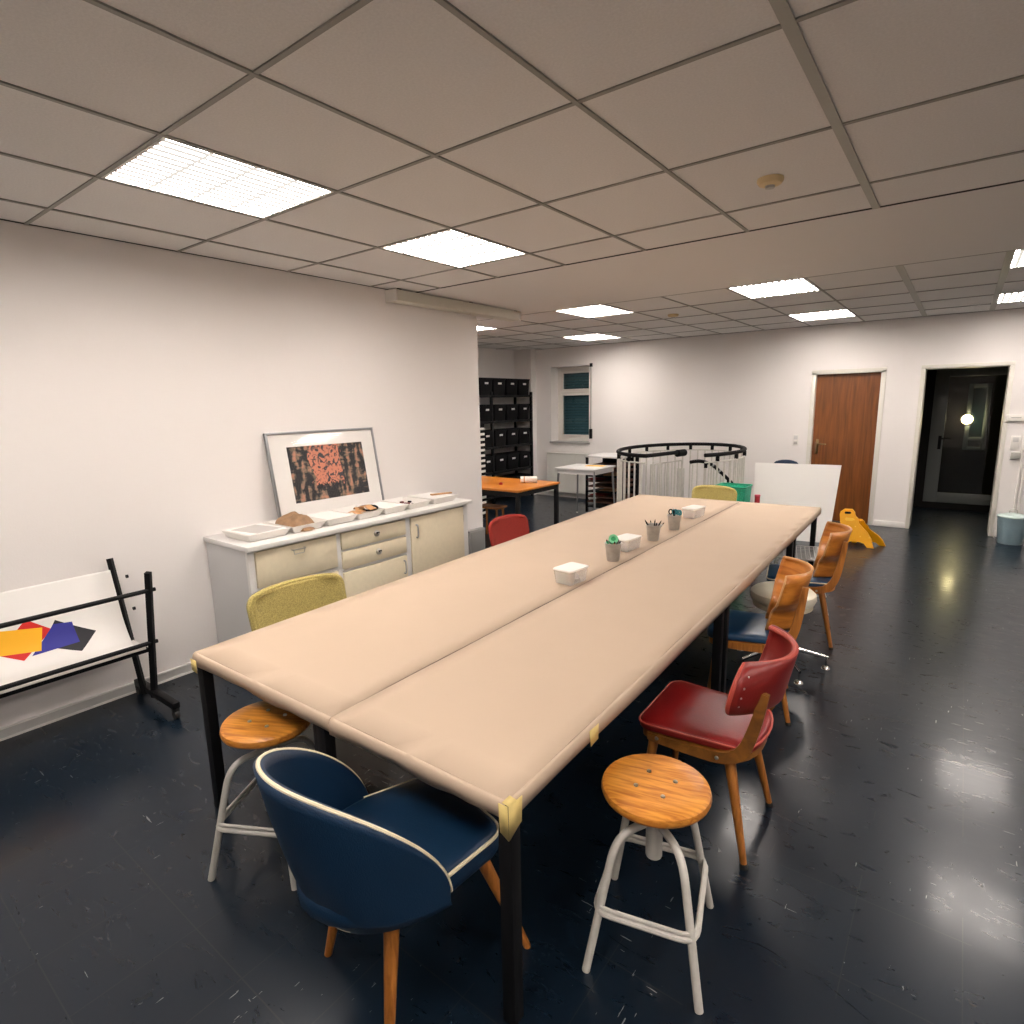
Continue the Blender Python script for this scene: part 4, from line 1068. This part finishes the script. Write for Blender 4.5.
# black shelving with storage bins
t = thing('shelving', 'tall black shelving unit full of black bins in the alcove', 'shelf', (0, 0, 0))
SX0, SX1, SY0, SY1 = -6.63, -6.23, 6.55, 8.84
SZ = [.14, .56, .985, 1.415, 1.845]
for x in (SX0+.02, SX1-.02):
    for y in (SY0+.02, 7.68, SY1-.02): obj('post', MB().bb(x-.02, x+.02, y-.02, y+.02, 0, 1.90, .002), M['black'], t)
for z in SZ: obj('shelf_board', MB().bb(SX0, SX1, SY0, SY1, z-.035, z, .002), M['black'], t)
bins = None
rows = ['bottom shelf', 'second shelf from the floor', 'middle shelf', 'second shelf from the top', 'top shelf']
pos = ['nearest the window', 'second from the window', 'third from the window', 'fourth from the window', 'fifth from the window', 'at the wall end']
for r, z in enumerate(SZ):
    for k in range(6):
        cy = SY1-.07-.155-k*.352
        lab = 'black storage bin on the %s, %s' % (rows[r], pos[k])
        loc = (SX1-.17, cy, z)
        if bins is None:
            bt = thing('storage_bin', lab, 'bin', loc, 0, 'black storage bins on the shelving')
            m_ = MB(); h = .275
            def ring(s, z_): return [V((a*.16*s, b*.160*s, z_)) for a, b in rpoly([(-1, -1), (1, -1), (1, 1), (-1, 1)], .12, 3)]
            m_.rings([ring(.90, 0), ring(1, h), ring(1.04, h), ring(1.04, h-.02), ring(.97, h-.02), ring(.97, h-.01)], cap1=False)
            obj('bin_body', m_, M['blackplastic'], bt)
            obj('lid', MB().box((0, 0, h-.004), (.325, .325, .012), None, .003), M['blackplastic'], bt)
            obj('label_card', MB().box((.161, 0, .19), (.004, .085, .03), (0, .06, 0)), M['binlabel'], bt)
            bins = bt
        else: dup(bins, loc, random.uniform(-.03, .03), lab)
# flat-file stack beside the wall end
t = thing('flat_file', 'dark cabinet of thin white-edged drawers behind the end of the left wall', 'cabinet', (-5.80, 6.35, 0))
obj('carcass', MB().bb(-.42, .36, -.20, .16, .06, 1.42).bb(-.38, .33, -.18, .12, 0, .06), M['blackplastic'], t, flat=True)
for k in range(17):
    z = .12+k*.076
    obj('drawer', MB().bb(-.40, .345, -.212, -.20, z, z+.034, .002).bb(.36, .372, -.18, .15, z, z+.034, .002), M['whiteplastic'], t)

# spiral-stair balustrade
t = thing('stair_balustrade', 'white-barred spiral stair balustrade with curved black handrail', 'balustrade', (0, 0, 0))
EC, RX, RY, HZ = V((-2.95, 7.63)), .765, 1.07, 1.05
def ell(a, z=HZ): return V((EC.x+RX*math.cos(a), EC.y+RY*math.sin(a), z))
a0, a1 = -math.radians(42), math.radians(268)
path = [ell(a0+(a1-a0)*i/70) for i in range(71)]
path += spline([path[-1], V((-2.94, 6.68, HZ)), V((-2.88, 6.95, HZ)), V((-2.81, 7.25, HZ))], 5)[1:]
hr = obj('handrail', MB().tube(path, .024, 12), M['blackplastic'], t)
obj('end_knob', MB().tube([(-2.825, 7.17, HZ-.012), (-2.795, 7.33, HZ-.012)], [.045, .045], 14), M['blackplastic'], hr)
bl_m = M['whitemetal']
nb = 40
for i in range(nb):
    a = a0+(a1-a0)*(i+.5)/nb
    p = ell(a)
    obj('baluster', MB().tube([(p.x, p.y, 0), (p.x, p.y, HZ-.075)], .011, 8), bl_m, t)
    if i % 3 == 1:
        obj('rail_bracket', MB().tube([(p.x, p.y, HZ-.08), (p.x, p.y, HZ-.02)], .024, 8), M['blackplastic'], t)
obj('top_strip', MB().tube([ell(a0+(a1-a0)*i/70, HZ-.085) for i in range(71)], .010, 8), bl_m, t)
obj('base_strip', MB().tube([ell(a0+(a1-a0)*i/70, .045) for i in range(71)], .014, 8), bl_m, t)
# inner gate panel under the rail end
G0, G1 = V((-2.965, 6.70)), V((-2.86, 7.43))
gp = MB().tube([(G0.x, G0.y, 0), (G0.x, G0.y, .93), (G1.x, G1.y, .93), (G1.x, G1.y, 0)], .015, 8)
obj('gate_frame', gp, bl_m, t)
for k in range(1, 9):
    p = G0.lerp(G1, k/9)
    obj('gate_bar', MB().tube([(p.x, p.y, .05), (p.x, p.y, .93)], .009, 8), bl_m, t)
# descending inner rail
inner = spline([V((-2.60, 7.03, .95)), V((-2.52, 7.15, .955)), V((-2.45, 7.35, .90)), V((-2.40, 7.52, .80)), V((-2.32, 7.65, .68)), V((-2.24, 7.74, .55)), V((-2.2, 7.78, .45))], 6)
obj('inner_handrail', MB().tube(inner, .022, 10), M['blackplastic'], t)
for i in (2, 9, 14, 19, 24, 29, 34):
    p = inner[i]
    obj('baluster', MB().tube([(p.x, p.y, 0), (p.x, p.y, p.z-.03)], .010, 8), bl_m, t)
    if i in (9, 24): obj('rail_bracket', MB().tube([(p.x, p.y, p.z-.07), (p.x, p.y, p.z-.01)], .022, 8), M['blackplastic'], t)
for k, i in enumerate((12, 17, 27)):
    p, q = inner[i], inner[i+1]
    obj('silver_band', MB().tube([p, q], .0235, 10), M['silver'], t)
mp_ = MB()
for k in range(5):
    p = EC
mp_ = MB().tube([(EC.x, EC.y, 0), (EC.x, EC.y, .8)], .05, 14)
obj('newel_post', mp_, bl_m, t)

# teal basket and red tube behind the table end
t = thing('mesh_basket', 'tall teal mesh basket behind the far end of the table', 'basket', (-1.93, 6.55, 0))
def bring(s, z): return [V((a*.165*s, b*.14*s, z)) for a, b in rpoly([(-1, -1), (1, -1), (1, 1), (-1, 1)], .22, 4)]
bm2 = MB(); bm2.rings([bring(.80, 0), bring(.88, .4), bring(1, .765), bring(.97, .765), bring(.86, .4), bring(.78, .01)])
obj('mesh_body', bm2, M['teal'], t)
obj('rim', MB().tube(bring(1.0, .765), .009, 8, True), mat('teal_rim', lin((18, 150, 116)), .4), t)
t = thing('red_tube', 'red cardboard tube standing beside the teal basket', 'tube', (-1.69, 6.62, 0))
obj('tube', MB().lathe([(0, 0), (.028, 0), (.028, .655), (.024, .655), (.024, .01), (0, .01)], seg=18), M['redplastic'], t)
obj('cap', MB().lathe([(0, .655), (.030, .655), (.030, .672), (0, .674)], seg=18), mat('red_cap', lin((200, 70, 90)), .5), t)

# leaning white board and the chair behind it
t = thing('white_board', 'large blank white board standing on the floor beside the wood door', 'board', (0, 0, 0))
pb = [V((-1.965, 7.50, .0)), V((-1.12, 7.62, 0)), V((-1.08, 7.86, .905)), V((-2.025, 7.74, .905))]
bm3 = MB(); nrm = (pb[1]-pb[0]).cross(pb[3]-pb[0]).normalized()*-.018
va = [bm3.bm.verts.new(p) for p in pb]; vb = [bm3.bm.verts.new(p+nrm*-1 if nrm.y < 0 else p+nrm) for p in pb]
bm3._face(va); bm3._face(vb[::-1])
for i in range(4): bm3._face((va[i], vb[i], vb[(i+1) % 4], va[(i+1) % 4]))
obj('panel', bm3, M['whitepaper'], t, flat=True)
obj('back_strut', MB().tube([(-1.56, 7.80, .85), (-1.52, 8.02, .0)], .014, 8), M['oak'], t)
t = pad_chair('dark blue chair whose back edge shows above the white board', 'bluevinyl', (-1.86, 8.42, 0), PI, .862, .15, 'upholstered chairs tucked under the table')
del t['group']

# yellow floor sign
t = thing('floor_sign', 'yellow plastic folding floor sign with handle hole by the wood door', 'sign', (0, 0, 0))
YP = [(-1.003, 0), (-.984, .107), (-1.006, .198), (-1.033, .344), (-1.027, .381), (-.990, .413), (-.911, .417), (-.880, .385), (-.872, .340), (-.842, .318), (-.833, .262), (-.80, .235), (-.735, .17), (-.69, .10), (-.658, 0), (-.723, 0), (-.757, .05), (-.80, .06), (-.875, .06), (-.937, .045), (-.954, 0)]
HOLE = [(-.985, .372), (-.975, .386), (-.925, .388), (-.915, .374), (-.925, .362), (-.975, .360)]
def panel(y0, lean, dx, sc, thick):
    m_ = MB()
    f = lambda a, b, c: (a*1.0+dx, y0+lean*b+c, b*sc)
    m_.prism(YP, 0, thick, f, .004)
    return m_
p1 = obj('front_panel', panel(7.60, .22, 0, 1, .035), M['yellow'], t, 30)
hs = MB().prism(HOLE, -.002, .0, lambda a, b, c: (a, 7.60+.22*b+c-.0005, b))
obj('handle_hole', hs, M['blackplastic'], p1, flat=True)
st = MB()
st.prism([(-.975, .30), (-.965, .318), (-.885, .318), (-.872, .30), (-.90, .285), (-.96, .285)], -.006, .0, lambda a, b, c: (a, 7.60+.22*b+c, b), .002)
for x, z in ((-.93, .225), (-.86, .225), (-.80, .12), (-.71, .115)): st.lathe([(0, 0), (.008, 0), (.006, .004), (0, .004)], (0, 0, 0), 8, Matrix.Translation((x, 7.60+.22*z, z)) @ Matrix.Rotation(PI/2, 4, 'X'))
obj('rib', st, mat('yellow_rib', lin((250, 196, 60)), .4), p1)
obj('rear_panel', panel(7.82, -.22, .10, .74, -.03), M['yellow'], t, 30)
obj('hinge', MB().tube([(-.98, 7.69, .29), (-.80, 7.69, .29)], .012, 8).bb(-.92, -.82, 7.68, 7.79, .26, .285, .003), M['yellow'], t)

# enamel bin with lid
t = thing('lidded_bin', 'pale blue enamel bin with lid and wire handle by the doorway', 'bin', (.575, 8.70, 0))
obj('body', MB().lathe([(0, 0), (.112, 0), (.116, .006), (.138, .30), (.138, .312), (.132, .312), (.11, .01), (0, .01)], seg=36).tube([(.132*math.cos(a), .132*math.sin(a), .245) for a in [2*PI*i/36 for i in range(36)]], .004, 6, True), M['enamel'], t)
ld = obj('lid', MB().lathe([(0, .358), (.06, .352), (.12, .335), (.145, .325), (.147, .312), (.142, .308), (.139, .314), (0, .314)], seg=36), M['enamelid'], t)
obj('knob', MB().tube(spline([(-.035, 0, .35), (-.032, 0, .385), (0, 0, .398), (.032, 0, .385), (.035, 0, .35)], 5), .005, 8), M['steel'], ld)
obj('handle', MB().tube(spline([(-.136, -.01, .285), (-.158, -.02, .22), (-.162, -.02, .14), (-.15, -.02, .06), (-.13, -.01, .05)], 5), .004, 8), M['whiteplastic'], t)

# ------------------------------------------------------------------ world, camera, look
w = bpy.data.worlds.new('night'); scn.world = w; w.use_nodes = True
w.node_tree.nodes['Background'].inputs[0].default_value = (.02, .03, .04, 1)
w.node_tree.nodes['Background'].inputs[1].default_value = .1
yaw, pit, rol, foc = -0.6520759529887696, -0.18315701604983609, -0.02002367254913352, 585.6258406994584
fw = V((math.sin(yaw)*math.cos(pit), math.cos(yaw)*math.cos(pit), math.sin(pit)))
r0 = V((math.cos(yaw), -math.sin(yaw), 0)); u0 = r0.cross(fw)
c, s = math.cos(rol), math.sin(rol)
r1 = r0*c+u0*s; u1 = u0*c-r0*s
cam = bpy.data.cameras.new('camera'); co = bpy.data.objects.new('camera', cam); COL.objects.link(co)
mw = Matrix((r1, u1, -fw)).transposed().to_4x4(); mw.translation = (0, 0, 1.7)
co.matrix_world = mw
cam.sensor_fit = 'HORIZONTAL'; cam.sensor_width = 36; cam.lens = foc/1024*36; cam.clip_start = .05
scn.camera = co
scn.view_settings.view_transform = 'Standard'; scn.view_settings.look = 'None'
scn.view_settings.exposure = 0.12; scn.view_settings.gamma = 1.0
scn.view_settings.use_curve_mapping = False
scn.cycles.max_bounces = 8
scn.cycles.use_denoising = True
